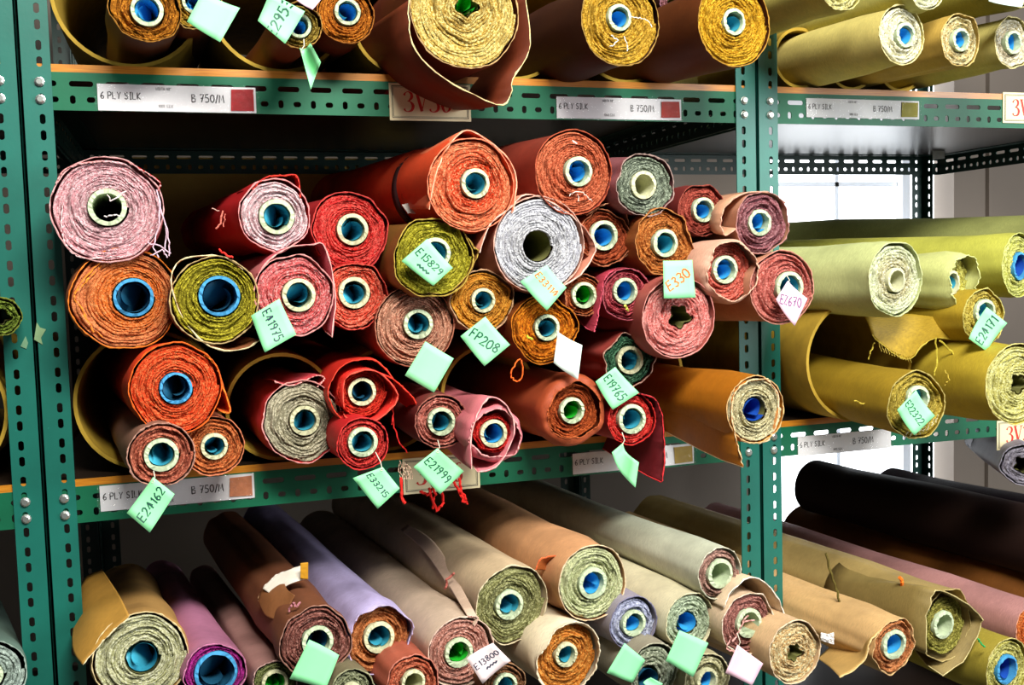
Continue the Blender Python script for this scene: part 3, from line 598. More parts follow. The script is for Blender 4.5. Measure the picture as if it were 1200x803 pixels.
# --- bottom pile of the right rack --------------------------------------------------
roll('B1', 1047, 757, 30, 17, -0.22, '9c5428', 'a45c2c', 'd09060', 'd8b078', 'pale', 'blue', 'rust fabric roll in sandy cloth with a ragged corner', off=(0, -2), vp=(60, 335), irr=0.06, layers=3, edge='d8b080')
roll('B2', 1108, 733, 34, 16, -0.20, '6c6420', '747028', 'b4ac58', 'a89058', 'pale', None, 'dark olive fabric roll under a brown open wrap', off=(-5, -2), vp=(0, 335), irr=0.04, layers=5, outR=40, edge='c8b880',
     flaps=[dict(p=[(1086, 765), (1085, 730), (1092, 700), (1100, 692), (1124, 702), (1150, 724), (1146, 745), (1128, 775), (1105, 792)], c='8c7844', len=0.25, dy=-0.02, e='d0c088')])
roll('B3', 1180, 784, 35, 17, -0.22, '9c9438', 'a49c40', 'd8d48c', 'a09034', 'blue', 'deep', 'yellow-green fabric roll with blue core in the bottom right corner', off=(-2, 0), vp=(0, 335), irr=0.012, layers=4, edge='d8d09c')
roll('B4', 1212, 738, 32, 14, -0.16, 'b04414', 'b84c18', 'e08848', 'b88480', 'pale', 'teal', 'orange fabric roll in dusty mauve cloth at the right edge', vp=(0, 330), irr=0.02, layers=4, length=0.95, edge='e0a080')
roll('B5', 1300, 742, 52, 14, -0.10, '6c3c10', '744414', 'b07c30', '7c4a18', 'pale', None, 'coarse brown fabric roll lying behind the mauve one', vp=(0, 330), irr=0.006, layers=4, length=0.86)
roll('B6', 1425, 745, 38, 14, -0.1, '4c2418', '542c1c', '8c5c40', '3c180c', 'pale', None, 'dark reddish-brown fabric roll at the back of the right bottom pile', vp=(0, 332), irr=0.006, layers=4, length=0.9)
roll('B7', 1400, 665, 42, 14, -0.1, '241418', '28181c', '5c4450', '1c0c14', 'pale', None, 'nearly black fabric roll topping the right bottom pile under the beam', vp=(0, 332), length=0.8, irr=0.006, layers=4)
roll('B8', 1285, 652, 40, 14, -0.1, '2c1810', '341c14', '6c5040', '22100a', 'pale', None, 'black-brown fabric roll behind the right post, bottom pile', vp=(0, 332), length=0.78, irr=0.006, layers=4)
roll('B9', 1199, 545, 23, 8, -0.08, '8c8694', '948e9c', 'b8b4c0', '8c8698', 'star', None, 'lilac-grey fabric roll at the right edge below the sign', vp=(1000, 420), irr=0.03, layers=3, length=0.5)
# --- left rack ------------------------------------------------------------------------
roll('L1', 2, 371, 20, 8, -0.06, '3c4c10', '445414', '8ca040', '3c3410', 'star', None, 'olive-green fabric roll cut off at the left edge', vp=(-60, 330), irr=0.02, layers=3)
roll('L2', -12, 792, 38, 14, -0.08, '7c8c80', '84948c', 'b8c8bc', '6c8478', 'pale', None, 'grey-green fabric roll in the bottom left corner', vp=(-60, 560), irr=0.012, layers=4)

# ------------------------------------------------------------------ larger loose sheets (parts of their rolls)
def patch(key, rows, ys, col, edge=None, name='loose_flap', wav=0.002):
    rl = ROLLS[key]; rng = np.random.default_rng(len(rows)*7+len(key)+int(rows[0][0][0])); Mi = np.array(rl['Mi']); Pm = np.array([[on_y(x, y, rl['yf']+yy+rng.uniform(-wav, wav)) for x, y in r] for r, yy in zip(rows, ys)])
    def cr(A, n):
        out = []
        for w_ in np.linspace(0, len(A)-1, n):
            i = min(int(w_), len(A)-2); w = w_-i; p0, p1, p2, p3 = A[max(i-1, 0)], A[i], A[i+1], A[min(i+2, len(A)-1)]
            out.append(0.5*((2*p1)+(-p0+p2)*w+(2*p0-5*p1+4*p2-p3)*w*w+(-p0+3*p1-3*p2+p3)*w**3))
        return np.array(out)
    nu, nv = 20, 12
    g = cr(Pm, nv); g = np.array([cr(r, nu) for r in g]); v = g.reshape(-1, 3)@Mi[:3, :3].T+Mi[:3, 3]
    f = [(j*nu+i, j*nu+i+1, (j+1)*nu+i+1, (j+1)*nu+i) for j in range(nv-1) for i in range(nu-1)]
    o = link(name, mesh(name, v, f), cloth_side(col), rl['root'], True); md = o.modifiers.new('thickness', 'SOLIDIFY'); md.thickness = 0.0013
    if edge:
        mb = MB(); e = [v[i]+rng.normal(0, 0.0005, 3) for i in range(nu)]; mb.tube(e, [abs(rng.normal(0.0007, 0.0003))+0.0003 for _ in e], 4); mb.build('frayed_edge', plain('frayed_edge', edge, 0.95, 0, 0.3, 300, 0.1), o)
    return o
patch('m2', [[(122, 304), (103, 322), (88, 346), (98, 366), (110, 390)], [(112, 303), (92, 318), (80, 346), (88, 372), (104, 394)], [(104, 304), (87, 320), (79, 346), (84, 372), (100, 393)]], (-0.004, 0.035, 0.07), 'c4683a', 'f09034', wav=0.001)
patch('b1', [[(152, 722), (122, 750), (97, 779)], [(140, 698), (108, 722), (85, 754)], [(120, 668), (102, 676), (93, 690)]], (-0.006, 0.06, 0.24), 'bc8c3c', 'f0e0b4')
patch('b4', [[(308, 690), (322, 676), (340, 668), (360, 661)], [(322, 700), (332, 690), (342, 684), (361, 678)]], (0.12, 0.10), 'e8e0d0', 'f4ece0', 'folded_strip')
patch('b4', [[(303, 704), (308, 690), (322, 678), (331, 674)], [(312, 722), (320, 704), (330, 694), (336, 690)], [(330, 728), (338, 716), (342, 706), (346, 698)]], (0.13, 0.09, 0.06), '8c5a34', 'c09870')
patch('b4', [[(352, 660), (361, 659)], [(352, 678), (361, 679)]], (0.095, 0.095), 'c08818', None, 'ochre_tip')
patch('R4', [[(1022, 392), (1044, 412), (1066, 421), (1082, 404), (1100, 396), (1132, 400)], [(1018, 380), (1044, 388), (1066, 390), (1084, 388), (1104, 386), (1132, 388)], [(1012, 368), (1044, 368), (1066, 368), (1084, 370), (1104, 372), (1130, 376)]], (0.045, 0.05, 0.06), 'a88a24', 'd0bc50')
patch('B1', [[(1034, 737), (1020, 752), (1014, 772), (1000, 786), (984, 794)], [(1022, 732), (1008, 748), (1000, 764), (984, 774), (972, 782)], [(1000, 726), (985, 742), (975, 756), (965, 766), (958, 772)]], (-0.004, 0.05, 0.12), 'd4aa64', 'e8cc90')
patch('b6', [[(548, 722), (560, 724), (556, 734)], [(505, 655), (512, 640), (500, 650)], [(470, 620), (478, 615), (470, 622)]], (0.0, 0.25, 0.4), 'd0b49c', 'e0b0a0', wav=0.004)
patch('b8', [[(628, 668), (634, 655), (655, 652), (660, 660)], [(640, 668), (642, 660), (654, 657), (660, 664)]], (0.03, 0.05), 'b0602c', 'e86c40', 'turned_corner')
# dark strap round the orange-red roll
rl = ROLLS['m9']; n = 40; v = []
for rr, yy in ((1.0, 0.165), (1.05, 0.166), (1.05, 0.190), (1.0, 0.191)):
    v += [(rl['R']*rr*1.02*math.cos(2*math.pi*k/n), yy, rl['R']*rr*1.02*math.sin(2*math.pi*k/n)) for k in range(n)]
link('strap', mesh('strap', v, [(i*n+k, i*n+(k+1) % n, (i+1)*n+(k+1) % n, (i+1)*n+k) for i in range(3) for k in range(n)]), plain('strap', '2c0a0a', 0.7), rl['root'], True)
# ------------------------------------------------------------------ lettering (hand strokes)
G = {
 'E': [[(.5, 1), (0, 1), (0, 0), (.52, 0)], [(0, .5), (.42, .52)]], 'F': [[(0, 0), (0, 1), (.5, 1)], [(0, .52), (.4, .54)]],
 'P': [[(0, 0), (0, 1), (.35, 1), (.5, .85), (.5, .65), (.35, .5), (0, .48)]], 'Z': [[(0, 1), (.5, 1), (0, 0), (.55, 0)]],
 '0': [[(.28, 1), (.05, .8), (0, .5), (.08, .15), (.28, 0), (.48, .2), (.55, .5), (.48, .85), (.28, 1)]], '1': [[(.1, .8), (.28, 1), (.28, 0)]],
 '2': [[(.02, .8), (.15, .98), (.38, .98), (.5, .78), (.4, .5), (0, 0), (.55, .02)]], '3': [[(.05, .92), (.3, 1), (.48, .8), (.35, .57), (.18, .53), (.42, .45), (.52, .22), (.32, 0), (.02, .1)]],
 '4': [[(.36, 1), (0, .28), (.5, .32), (.36, 1), (.34, 0)]], '5': [[(.5, 1), (.1, 1), (.06, .58), (.32, .6), (.5, .4), (.45, .12), (.2, 0), (0, .08)]],
 '6': [[(.45, 1), (.15, .7), (.02, .3), (.2, 0), (.45, .08), (.5, .32), (.3, .48), (.06, .32)]], '7': [[(0, .97), (.52, 1), (.2, 0)], [(.12, .5), (.45, .52)]],
 '8': [[(.28, .53), (.06, .75), (.2, .98), (.42, .95), (.48, .75), (.28, .53), (.02, .28), (.15, .02), (.42, .03), (.52, .28), (.28, .53)]],
 '9': [[(.48, .7), (.3, .5), (.05, .65), (.1, .92), (.35, 1), (.48, .75), (.42, .3), (.3, 0)]],
 'L': [[(0, 1), (0, 0), (.45, 0)]], 'Y': [[(0, 1), (.26, .5), (.52, 1)], [(.26, .5), (.18, 0)]], 'S': [[(.48, .88), (.3, 1), (.06, .85), (.1, .6), (.42, .42), (.48, .15), (.25, 0), (0, .12)]],
 'I': [[(.05, 1), (.35, 1)], [(.2, 1), (.2, 0)], [(.05, 0), (.35, 0)]], 'K': [[(0, 1), (0, 0)], [(.48, .98), (.02, .45), (.5, 0)]], 'B': [[(0, 0), (0, 1), (.35, .95), (.42, .72), (.02, .54), (.48, .42), (.46, .1), (0, 0)]],
 'M': [[(0, 0), (.1, 1), (.32, .35), (.54, 1), (.66, 0)]], '/': [[(0, -.1), (.35, 1.05)]], 'W': [[(0, 1), (.15, 0), (.32, .7), (.5, 0), (.65, 1)]], 'D': [[(0, 0), (0, 1), (.35, .85), (.5, .5), (.35, .12), (0, 0)]],
 'T': [[(0, 1), (.5, 1)], [(.25, 1), (.25, 0)]], 'H': [[(0, 1), (0, 0)], [(.48, 1), (.48, 0)], [(0, .5), (.48, .5)]], '"': [[(.08, 1), (.08, .75)], [(.24, 1), (.24, .75)]],
 '%': [[(.5, 1), (0, 0)], [(.1, 1), (.02, .85), (.15, .75), (.2, .92), (.1, 1)], [(.42, .25), (.34, .1), (.46, 0), (.52, .15), (.42, .25)]], ' ': [],
 'l': [[(.1, 1), (.1, 0)]], 'i': [[(.1, .6), (.1, 0)], [(.1, .85), (.1, .8)]], 'k': [[(0, 1), (0, 0)], [(.35, .6), (.02, .3), (.38, 0)]],
}
ADV = {'I': .52, 'M': .85, 'W': .85, ' ': .4, '1': .5, '"': .42, 'l': .3, 'i': .3, '/': .5}
def text_strokes(txt, rng, wob=0.04):
    x = 0; out = []
    for ch in txt:
        dz = rng.uniform(-wob, wob)
        for st in G[ch]: out.append([(x+u+rng.uniform(-wob, wob)*0.5, v+dz+rng.uniform(-wob, wob)*0.5) for u, v in st])
        x += ADV.get(ch, .72)
    return out, x-0.15
def stroke_mesh(mb, strokes, width, M3):
    """flat ribbons on the card; M3 maps (x, z) to a point, width in card units"""
    for st in strokes:
        p = np.array(st, float)
        if len(p) < 2: continue
        q = []
        for i in range(len(p)):
            t = p[min(i+1, len(p)-1)]-p[max(i-1, 0)]; t = t/(np.linalg.norm(t)+1e-9)
            nrm = np.array([-t[1], t[0]]); w = width[i] if hasattr(width, '__len__') else width
            q.append((p[i]+nrm*w/2, p[i]-nrm*w/2))
        v = [M3(*a) for pr in q for a in pr]
        mb.add(v, [(2*i, 2*i+1, 2*i+3, 2*i+2) for i in range(len(p)-1)])

# ------------------------------------------------------------------ tags on the rolls
CARD = {'g': plain('tag_card', '90e8a6', 0.75, 0, 0.03, 30, 0.2), 'w': plain('tag_card', 'e0f6ea', 0.75, 0, 0.03, 30, 0.2), 'p': plain('tag_card', 'ecc4d4', 0.75, 0, 0.03, 30, 0.2), 'q': plain('tag_card', 'e4d0d0', 0.75, 0, 0.03, 30, 0.2)}
INK = {'g': plain('ink', '0c4a3c', 0.6), 'o': plain('ink', 'd0561c', 0.6), 'b': plain('ink', '1c2c44', 0.6), 'v': plain('ink', '6c3c6c', 0.6)}
M_STRING = plain('string', 'd8d4c0', 0.9, 0, 0.1, 100)
def tag_at(key, cor, text, label, card='g', ink='g', dy=-0.02, rot=0.0, size=None, bend=0.004, knot=None, fold=None, scrib=False, tpos=(0.5, 0.5)):
    rl = ROLLS[key]; Y = rl['yf']-rl['hood']*0.8+dy
    rng = random.Random(label)
    tl, tr, br, bl = [on_y(c[0], c[1], Y) for c in cor]
    # lean the lower half forward a little so that the card is not a flat stand-in
    lean = rng.uniform(0.002, 0.008)
    bot = max(range(4), key=lambda i: cor[i][1]); pts = [tl, tr, br, bl]; pts[bot] = on_y(cor[bot][0], cor[bot][1], Y-lean); tl, tr, br, bl = pts
    c = (tl+tr+br+bl)/4; n = np.cross(tr-tl, bl-tl); n /= np.linalg.norm(n)
    if n[1] > 0: n = -n
    def S(u, v, lift=0.0):
        p = (tl*(1-u)+tr*u)*(1-v)+(bl*(1-u)+br*u)*v
        b = bend*(4*(u-0.5)**2-0.3)+(fold or 0)*max(0, u-0.45)**2*4
        return p+n*(lift+b)-c
    root = empty('fabric_tag', c); tag(root, label, 'tag', 'paper tags on the rolls')
    mb = MB(); k = 6; v = []
    for lift in (0.0, 0.0005):
        v += [S(i/k, j/k, lift) for j in range(k+1) for i in range(k+1)]
    N1 = (k+1)**2; f = []
    for j in range(k):
        for i in range(k):
            a = j*(k+1)+i; f.append((a, a+1, a+k+2, a+k+1)); f.append((N1+a, N1+a+k+1, N1+a+k+2, N1+a+1))
    rim = [i for i in range(k)]+[j*(k+1)+k for j in range(k)]+[k*(k+1)+i for i in range(k, 0, -1)]+[j*(k+1) for j in range(k, 0, -1)]
    f += [(rim[i], N1+rim[i], N1+rim[(i+1) % len(rim)], rim[(i+1) % len(rim)]) for i in range(len(rim))]
    mb.add(v, f); mb.build('card', CARD[card], root, True)
    if text:
        st, wid = text_strokes(text, rng, 0.06)
        wpx = np.linalg.norm(tr-tl); hpx = np.linalg.norm(bl-tl); asp = wpx/hpx
        hgt = size or min(0.48, 0.84*asp/wid)              # letter height as share of the card's height
        ca_, sa_ = math.cos(rot), math.sin(rot)
        def M3(x, z):
            a = (x-wid/2)*hgt; b = (z-0.5)*hgt
            a, b = a*ca_-b*sa_, a*sa_+b*ca_
            return S(min(0.98, max(0.02, tpos[0]+a/asp)), min(0.98, max(0.02, tpos[1]-b)), 0.0009)
        mb = MB(); stroke_mesh(mb, st, 0.17, M3)
        if scrib: stroke_mesh(mb, [[(1.2+.25*i, -1.0+(0.25 if i % 2 else 0)) for i in range(8)]], 0.3, M3)
        mb.build('handwriting', INK[ink], root)
    if knot:
        mb = MB(); p0 = on_y(knot[0], knot[1], Y+0.006)-c; p1 = S(0.5*(1 if knot[2] in (0, 1) else 1), 0.06, 0.001) if knot[2] == 't' else S(*((0.06, 0.06), (0.94, 0.06), (0.94, 0.94), (0.06, 0.94))[knot[2]], 0.001)
        mid = (p0+p1)/2+np.array([0.002, -0.004, -0.002]); mb.tube([p0, mid, p1], 0.0007, 5); mb.build('string', M_STRING, root)
        if knot[2] != 't':
            m2 = MB(); v = []
            u0_, v0_ = ((0.09, 0.09), (0.91, 0.09), (0.91, 0.91), (0.09, 0.91))[knot[2]]
            m2.tube([S(u0_+0.035*math.cos(q), v0_+0.035*math.sin(q), 0.0009) for q in np.linspace(0, 6.28, 9)], 0.0005, 4); m2.build('eyelet', M_STRING, root)
    return root
tag_at('m6', [(327, 350), (347, 392), (310, 413), (294, 370)], 'E41975', 'green paper tag reading E41975', ink='b')
tag_at('m8', [(500, 280), (530, 314), (507, 335), (470, 306)], 'E15829', 'green paper tag reading E15829 with a dark scribble', scrib=True, tpos=(0.5, 0.42))
tag_at('m11', [(568, 371), (597, 404), (567, 429), (539, 394)], 'FP208', 'green paper tag reading FP208', dy=-0.035, rot=0.3)
tag_at('m10', [(498, 400), (531, 420), (508, 460), (474, 440)], '', 'blank green paper tag below the brown-pink roll', dy=-0.03)
tag_at('m12', [(640, 311), (663, 337), (640, 364), (609, 330)], 'E33114', 'green paper tag reading E33114 in orange', ink='o', dy=-0.025, tpos=(0.5, 0.4))
tag_at('m21', [(776, 306), (810, 305), (814, 349), (777, 350)], 'E330', 'green paper tag reading E330 in orange', ink='o', rot=0.55, dy=-0.02)
tag_at('m24', [(653, 389), (678, 404), (673, 444), (648, 425)], '', 'slanted white-green paper tag without writing', card='w', dy=-0.03, fold=0.01)
tag_at('l10', [(720, 430), (748, 460), (717, 480), (697, 447)], 'E19765', 'green paper tag reading E19765', dy=-0.045)
tag_at('l11', [(729, 519), (736, 537), (732, 566), (716, 530)], '', 'small curled green tag hanging on the dark red cloth', dy=-0.035, fold=0.03, knot=(729, 507, 0))
tag_at('l6', [(448, 547), (468, 572), (442, 596), (413, 560)], 'E33215', 'green paper tag reading E33215 hanging on a white string', ink='b', dy=-0.03, knot=(440, 530, 0))
tag_at('l7', [(512, 525), (543, 552), (515, 579), (484, 547)], 'E21999', 'green paper tag reading E21999', dy=-0.03, knot=(513, 516, 0))
tag_at('l2', [(149, 601), (180, 559), (205, 579), (176, 624)], 'E24162', 'green paper tag reading E24162 on the lower left beam', dy=-0.03, knot=(180, 552, 1))
tag_at('m20', [(922, 329), (945, 350), (930, 382), (908, 351)], 'EZ670', 'pink paper tag reading EZ670', card='p', ink='v', rot=0.5, dy=-0.02, knot=(921, 322, 0))
tag_at('R4', [(1134, 397), (1155, 360), (1179, 379), (1155, 412)], 'E24171', 'green paper tag reading E24171', dy=-0.03)
tag_at('R5', [(1072, 457), (1094, 487), (1070, 510), (1050, 480)], 'E22322', 'green paper tag reading E22322', dy=-0.02)
tag_at('t2', [(237, -8), (281, 10), (258, 50), (219, 26)], '', 'blank green paper tag at the top left', dy=-0.06)
tag_at('t3', [(302, 25), (316, -8), (357, 14), (334, 52)], 'E2953', 'green paper tag with faint writing at the top edge', dy=-0.03, size=0.3)
tag_at('t3', [(350, -12), (381, -6), (366, 12), (346, 0)], '', 'small pink tag at the top edge', card='p', dy=-0.025)
tag_at('t3', [(351, 57), (361, 58), (373, 80), (364, 106)], '', 'small folded green tag hanging before the top beam', dy=-0.02, fold=0.02, knot=(356, 46, 0))
tag_at('b4', [(362, 749), (397, 767), (381, 808), (339, 795)], '', 'blank green paper tag on the brown roll at the bottom', dy=-0.03)
tag_at('b6', [(546, 771), (577, 753), (598, 774), (565, 801)], 'E13800', 'pale pink paper tag reading E13800', card='q', ink='b', dy=-0.06, scrib=True, tpos=(0.5, 0.42))
tag_at('b15', [(731, 753), (759, 776), (744, 803), (710, 788)], '', 'blank green tag below the lavender-blue roll', dy=-0.04, fold=-0.01)
tag_at('b12', [(795, 738), (829, 753), (811, 793), (779, 774)], '', 'blank green tag on the grey-green roll at the bottom right', dy=-0.07)
tag_at('b13', [(863, 755), (893, 777), (880, 803), (849, 788)], '', 'pale pink tag hanging on the mauve-brown roll', card='p', dy=-0.06, knot=(864, 742, 0))
tag_at('b15', [(753, 800), (762, 794), (776, 801), (768, 816)], '', 'green tag peeking in at the bottom edge', dy=-0.05)
tag_at('T6', [(1157, -14), (1201, -12), (1196, 9), (1157, 2)], '', 'pale green tag in the top right corner', card='w', dy=-0.03)

# ------------------------------------------------------------------ price strips and signs on the beams
M_LAB = plain('label_card', 'd2d2d4', 0.6, 0, 0.03, 20); M_BLK = plain('print_black', '262428', 0.6); M_RED = plain('print_red', 'c0281c', 0.6)
M_SIGN = plain('sign_card', 'dcd2a8', 0.55, 0, 0.1, 8)
def film_mat():
    m, nt, b = new_mat('clear_film'); nt.nodes.remove(b); tc = nd(nt, 'ShaderNodeTexCoord'); n = noise(nt, 55, 3, tc.outputs['Object'])
    tr = nd(nt, 'ShaderNodeBsdfTransparent'); gl = nd(nt, 'ShaderNodeBsdfGlossy'); gl.inputs['Roughness'].default_value = 0.12; mx = nd(nt, 'ShaderNodeMixShader'); mx.inputs[0].default_value = 0.06
    bp = nd(nt, 'ShaderNodeBump'); bp.inputs['Strength'].default_value = 1.0; bp.inputs['Distance'].default_value = 0.03; nt.links.new(n.outputs[0], bp.inputs['Height']); nt.links.new(bp.outputs[0], gl.inputs['Normal'])
    nt.links.new(tr.outputs[0], mx.inputs[1]); nt.links.new(gl.outputs[0], mx.inputs[2]); nt.links.new(mx.outputs[0], nt.nodes['Material Output'].inputs[0]); return m
M_FILM = film_mat()
def strip(x0, x1, ztop, hgt, swc, label, sub=True):
    """price strip stuck on a beam face; x0,x1 world, ztop top edge"""
    root = empty('price_strip', (x0, 0.0026, ztop-hgt)); tag(root, label, 'label', 'price strips on the beams')
    L = x1-x0; mb = MB(); mb.box(0, L, -0.0008, 0, 0, hgt); mb.build('card', M_LAB, root)
    rng = random.Random(label); mb = MB()
    def put(txt, x, z, h):
        st, w = text_strokes(txt, rng, 0.015); stroke_mesh(mb, st, 0.16, lambda a, b: (x+a*h*0.9, -0.0011, z+b*h))
    put('6 PLY SILK', 0.004, hgt*0.44, hgt*0.26)
    put('WIDTH 48"', L*0.36, hgt*0.80, hgt*0.11); put('100% SILK', L*0.37, hgt*0.14, hgt*0.11)
    put('B 750/M', L*0.585, hgt*0.38, hgt*0.30)
    mb.build('lettering', M_BLK, root)
    if swc:
        mb = MB(); e = [rng.uniform(-0.0012, 0.0012) for _ in range(8)]
        v = [(L*0.835+e[0], -0.0009, hgt*0.1+e[1]), (L*0.985+e[2], -0.0009, hgt*0.1+e[3]), (L*0.985+e[4], -0.0009, hgt*0.92+e[5]), (L*0.835+e[6], -0.0009, hgt*0.9+e[7])]
        v += [(a, -0.0024, c) for a, b, c in v]; mb.add(v, [(3, 2, 1, 0), (4, 5, 6, 7), (0, 1, 5, 4), (1, 2, 6, 5), (2, 3, 7, 6), (3, 0, 4, 7)])
        mb.build('fabric_swatch', cloth_side(swc), root)
    nx, nz = 30, 6; v = []
    for j in range(nz+1):
        for i in range(nx+1): v.append((-0.004+(L+0.008)*i/nx, -0.0032-abs(rng.gauss(0, 0.0007)), -0.002+(hgt+0.004)*j/nz))
    fo = link('clear_film', mesh('clear_film', v, [(j*(nx+1)+i, j*(nx+1)+i+1, (j+1)*(nx+1)+i+1, (j+1)*(nx+1)+i) for j in range(nz) for i in range(nx)]), M_FILM, root, True)
def xz(px, py): p = on_y(px, py, 0.002); return p[0], p[2]
def strip_px(x0, y0, x1, hgt, swc, label): a = xz(x0, y0); b = xz(x1, y0); strip(a[0], b[0], a[1], hgt, swc, label)
strip_px(113.5, 98, 299, 0.0385, '9c1418', 'price strip with dark red swatch, top beam left')
strip_px(652, 113, 798, 0.036, 'a8281c', 'price strip with red swatch, top beam near the right post')
strip_px(945, 115, 1077, 0.034, '8c8410', 'price strip with olive swatch on the right rack top beam')
strip_px(116.5, 570, 298, 0.0385, 'b4704c', 'price strip with peach swatch, middle beam left')
strip_px(671, 532, 813, 0.036, 'a88c3c', 'price strip with ochre swatch behind the dark red cloth')
strip_px(935, 512, 1044, 0.037, None, 'price strip without visible swatch on the right rack middle beam')
def thick(mb, pts, M3): # pts (x,z,w)
    # smooth variable-width stroke
    P_ = np.array(pts, float); q = []
    for i in range(len(P_)-1):
        p0, p1, p2, p3 = P_[max(i-1, 0)], P_[i], P_[i+1], P_[min(i+2, len(P_)-1)]
        for w in np.linspace(0, 1, 5)[:-1]: q.append(0.5*((2*p1)+(-p0+p2)*w+(2*p0-5*p1+4*p2-p3)*w*w+(-p0+3*p1-3*p2+p3)*w**3))
    q.append(P_[-1]); q = np.array(q); stroke_mesh(mb, [q[:, :2]], q[:, 2].clip(0.02), M3)
SER = {'3': [[(.04, .80, .14), (.12, .93, .05), (.28, .98, .05), (.44, .88, .14), (.45, .70, .16), (.30, .54, .06), (.20, .52, .03)], [(.20, .52, .03), (.38, .48, .07), (.52, .30, .17), (.45, .08, .13), (.25, .0, .05), (.10, .03, .06), (.03, .14, .13)]],
       'V': [[(.08, .98, .16), (.36, .02, .17)], [(.36, .02, .05), (.62, .98, .05)], [(-.04, .985, .04), (.24, .985, .04)], [(.50, .985, .04), (.74, .985, .04)]],
       '6': [[(.50, .93, .06), (.35, .97, .05), (.15, .75, .13), (.08, .40, .17), (.16, .08, .12), (.32, .01, .05), (.48, .14, .13), (.50, .32, .15), (.40, .50, .07), (.25, .54, .04), (.14, .42, .04)]]}
def sign(x0, z0, w, h, label):
    root = empty('shelf_sign', (x0, 0.0024, z0)); tag(root, label, 'sign', 'red-lettered shelf signs')
    mb = MB(); mb.box(0, w, -0.0012, 0, 0, h); mb.build('card', M_SIGN, root)
    mb = MB(); y = -0.00155
    for d, t in ((0.004, 0.0010), (0.0062, 0.0005)):
        mb.box(d, w-d, y, y+0.0002, d, d+t); mb.box(d, w-d, y, y+0.0002, h-d-t, h-d); mb.box(d, d+t, y, y+0.0002, d, h-d); mb.box(w-d-t, w-d, y, y+0.0002, d, h-d)
    mb.build('border', M_BLK, root)
    mb = MB(); hh = h*0.54; x = w*0.17
    for ch, adv in (('3', .60), ('V', .72), ('3', .60), ('6', .6)):
        for st in SER[ch]: thick(mb, st, lambda a, b, x=x: (x+a*hh*0.92, -0.0017, h*0.24+b*hh))
        x += adv*hh
    mb.build('lettering', M_RED, root)
a = xz(457, 141); b = xz(552, 141); hs = xz(457, 97)[1]-a[1]
sign(a[0], a[1], b[0]-a[0], hs, 'cream sign reading 3V36 half hidden by the brown cloth')
a2 = xz(473, 580); sign(a2[0], a2[1], (b[0]-a[0])*0.97, hs, 'sign with red lettering behind tag E21999')
a3 = xz(1175, 144); sign(a3[0], a3[1], b[0]-a[0], hs, 'sign on the right rack top beam showing a red 3')
a4 = xz(1168, 528); sign(a4[0], a4[1], b[0]-a[0], hs, 'sign on the right rack middle beam showing a red 3V')

# ------------------------------------------------------------------ loose threads (parts of their rolls)
def thread(key, pts, col, r=0.0008, dy=-0.008, wig=1.0, name='loose_thread'):
    rl = ROLLS[key]; rng = random.Random(str(pts)); P3 = []
    q = []
    for i in range(len(pts)-1):
        for w in (0, 0.25, 0.5, 0.75): q.append((pts[i][0]*(1-w)+pts[i+1][0]*w+rng.uniform(-1, 1)*wig, pts[i][1]*(1-w)+pts[i+1][1]*w+rng.uniform(-1, 1)*wig))
    q.append(pts[-1])
    Mi = rl['Mi']
    for x, y in q:
        p = on_y(x, y, rl['yf']+dy+rng.uniform(-0.003, 0.003)); P3.append(np.array(Mi @ Vector(p)))
    mb = MB(); mb.tube(P3, r, 5); mb.build(name, plain('thread', col, 0.9, 0, 0.1, 100), rl['root'])
for pts in ([(184, 222), (190, 250), (196, 275), (192, 298)], [(186, 230), (186, 262), (180, 290), (186, 302)], [(194, 262), (198, 285), (198, 300)], [(174, 285), (188, 288), (200, 297)], [(176, 300), (190, 292), (196, 302)]): thread('m1', pts, 'd8b8c8', 0.0009)
thread('m1', [(126, 228), (130, 236), (148, 224)], 'e8d8d8', 0.0008); thread('m1', [(122, 254), (134, 252), (141, 254)], 'e8e0e0', 0.0009)
thread('m4', [(247, 244), (257, 247)], 'e8c0b0', 0.0006, 0.12); thread('m4', [(262, 246), (258, 262), (253, 268)], 'd87868', 0.0014, 0.10); thread('m4', [(264, 250), (262, 266)], 'd87868', 0.0010, 0.10)
thread('m3', [(257, 293), (264, 298), (273, 302)], 'e82c20', 0.0014)
thread('m13', [(668, 229), (674, 225), (684, 226), (690, 232), (694, 236)], 'e8dcd0', 0.0006); thread('m13', [(677, 228), (678, 236)], 'e8dcd0', 0.0006); thread('m13', [(671, 165), (676, 168)], 'e8e0d8', 0.0012)
thread('m22', [(733, 358), (736, 364)], 'd8d860', 0.0022); thread('m24', [(618, 394), (624, 398)], 'b0c030', 0.0016)
thread('m24', [(609, 420), (600, 432), (599, 442), (606, 448), (613, 440), (611, 422)], 'e86414', 0.0012)
thread('l5', [(461, 488), (463, 505), (469, 520), (477, 531)], 'c81810', 0.0010); thread('l5', [(458, 470), (462, 485), (459, 498)], 'c81810', 0.0008)
for pts in ([(492, 576), (500, 580), (508, 572), (514, 560)], [(503, 572), (508, 590), (512, 600), (519, 590), (518, 574)], [(531, 562), (538, 575), (543, 588), (548, 590)], [(470, 560), (470, 580), (475, 590)], [(538, 560), (541, 576), (546, 586)], [(505, 565), (510, 580), (507, 596)]): thread('l7', pts, 'e81c10', 0.0022, 0.0)
for i in range(7): thread('l7', [(468+i*2, 540+i), (467+i*2.5, 552), (470+i*2.2, 562)], 'c8a890', 0.0007, 0.02)
thread('t6', [(740, 20), (750, 21), (760, 24), (764, 32)], 'e8e8e0', 0.0006); thread('t6', [(716, 42), (724, 47), (718, 54), (714, 55)], 'e0e8e8', 0.0008); thread('t6', [(732, 42), (735, 52), (735, 60)], 'e0e8e8', 0.0007)
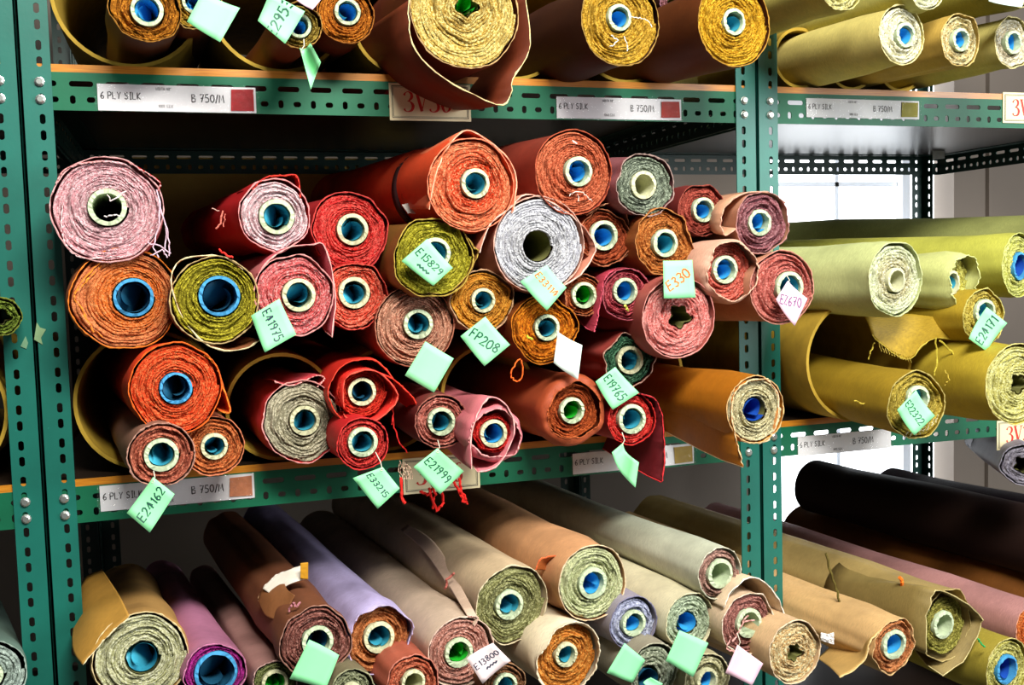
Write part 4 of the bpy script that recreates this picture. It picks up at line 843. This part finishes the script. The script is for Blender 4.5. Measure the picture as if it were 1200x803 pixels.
thread('R4', [(1096, 396), (1098, 420), (1095, 440)], 'c8b83c', 0.0014, 0.02); thread('R4', [(1102, 400), (1115, 412), (1128, 427)], 'd0c040', 0.0016, 0.02); thread('R4', [(1025, 402), (1020, 412), (1018, 421)], 'b09c30', 0.0012, 0.05)
for i in range(12): thread('R4', [(1030+i*3.2, 402+i*1.6), (1032+i*3.2+1, 412+i*1.2)], 'b8a444', 0.0006, 0.045, 0.6)
thread('R5', [(1108, 434), (1112, 445), (1107, 452)], 'c0a83c', 0.0008); thread('R5', [(1000, 470), (1012, 473), (1030, 471)], 'd0b840', 0.0012, 0.06)
for i in range(8): thread('R5', [(1062+i*5, 512-i*i*0.35), (1064+i*5, 506-i*i*0.4)], 'd8d0b0', 0.0007, -0.004, 1.5)
for i in range(9): thread('b14', [(962, 742+i), (970, 744+i*1.1), (977, 742+i*1.6)], 'f0ece8', 0.0009, -0.002, 0.2)
for pts in ([(872, 728), (866, 740), (858, 752)], [(876, 722), (870, 730), (884, 727)], [(856, 746), (852, 760), (860, 764)]): thread('b13', pts, 'd8a098', 0.0013)
thread('B2', [(1055, 676), (1057, 686)], 'e87410', 0.0032, 0.04, 1.5, 'orange_knot'); thread('B2', [(968, 648), (976, 680), (983, 700), (986, 722)], '5c5014', 0.0022, 0.10, 1.0, 'tie_cord')
thread('B3', [(1146, 748), (1150, 755), (1154, 758)], '20a050', 0.0016)
thread('b4', [(338, 716), (343, 706), (347, 712), (352, 706)], 'b07078', 0.0016, 0.02); thread('b7', [(522, 690), (524, 680), (532, 672)], 'a85c50', 0.0022, 0.08)

# ------------------------------------------------------------------ scraps of tape and paper on the steelwork
def scrap(name, px, Y, mat, label):
    c = on_y(*px[0], Y); n = len(px); v = [on_y(x, y, Y)-c for x, y in px]+[on_y(x, y, Y-0.0008)-c for x, y in px]
    o = link(name, mesh(name, v, [tuple(range(n)), tuple(range(2*n-1, n-1, -1))]+[(i, (i+1) % n, n+(i+1) % n, n+i) for i in range(n)]), mat); o.location = c; tag(o, label, 'scrap')
scrap('tape_scrap', [(43, 378), (47, 384), (54, 386), (48, 396), (50, 404), (40, 398)], -0.0006, plain('tape', '7c9a70', 0.4), 'torn tape scrap stuck on the left post')
scrap('tape_scrap', [(30, 394), (33, 402), (31, 409), (24, 406)], -0.0006, plain('tape', '6a9070', 0.4), 'tiny tape scrap left of the larger one on the post')
scrap('paper_label', [(1093, 171), (1107, 170), (1107, 186), (1093, 187)], 0.80, plain('paper', 'b0b0ac', 0.7), 'small white paper label on the dark side beam')
scrap('paper_scrap', [(471, 240), (486, 236), (503, 246), (490, 251), (478, 250)], -0.02, plain('paper', 'c8c4bc', 0.7), 'white paper scrap between the orange-red and olive rolls')
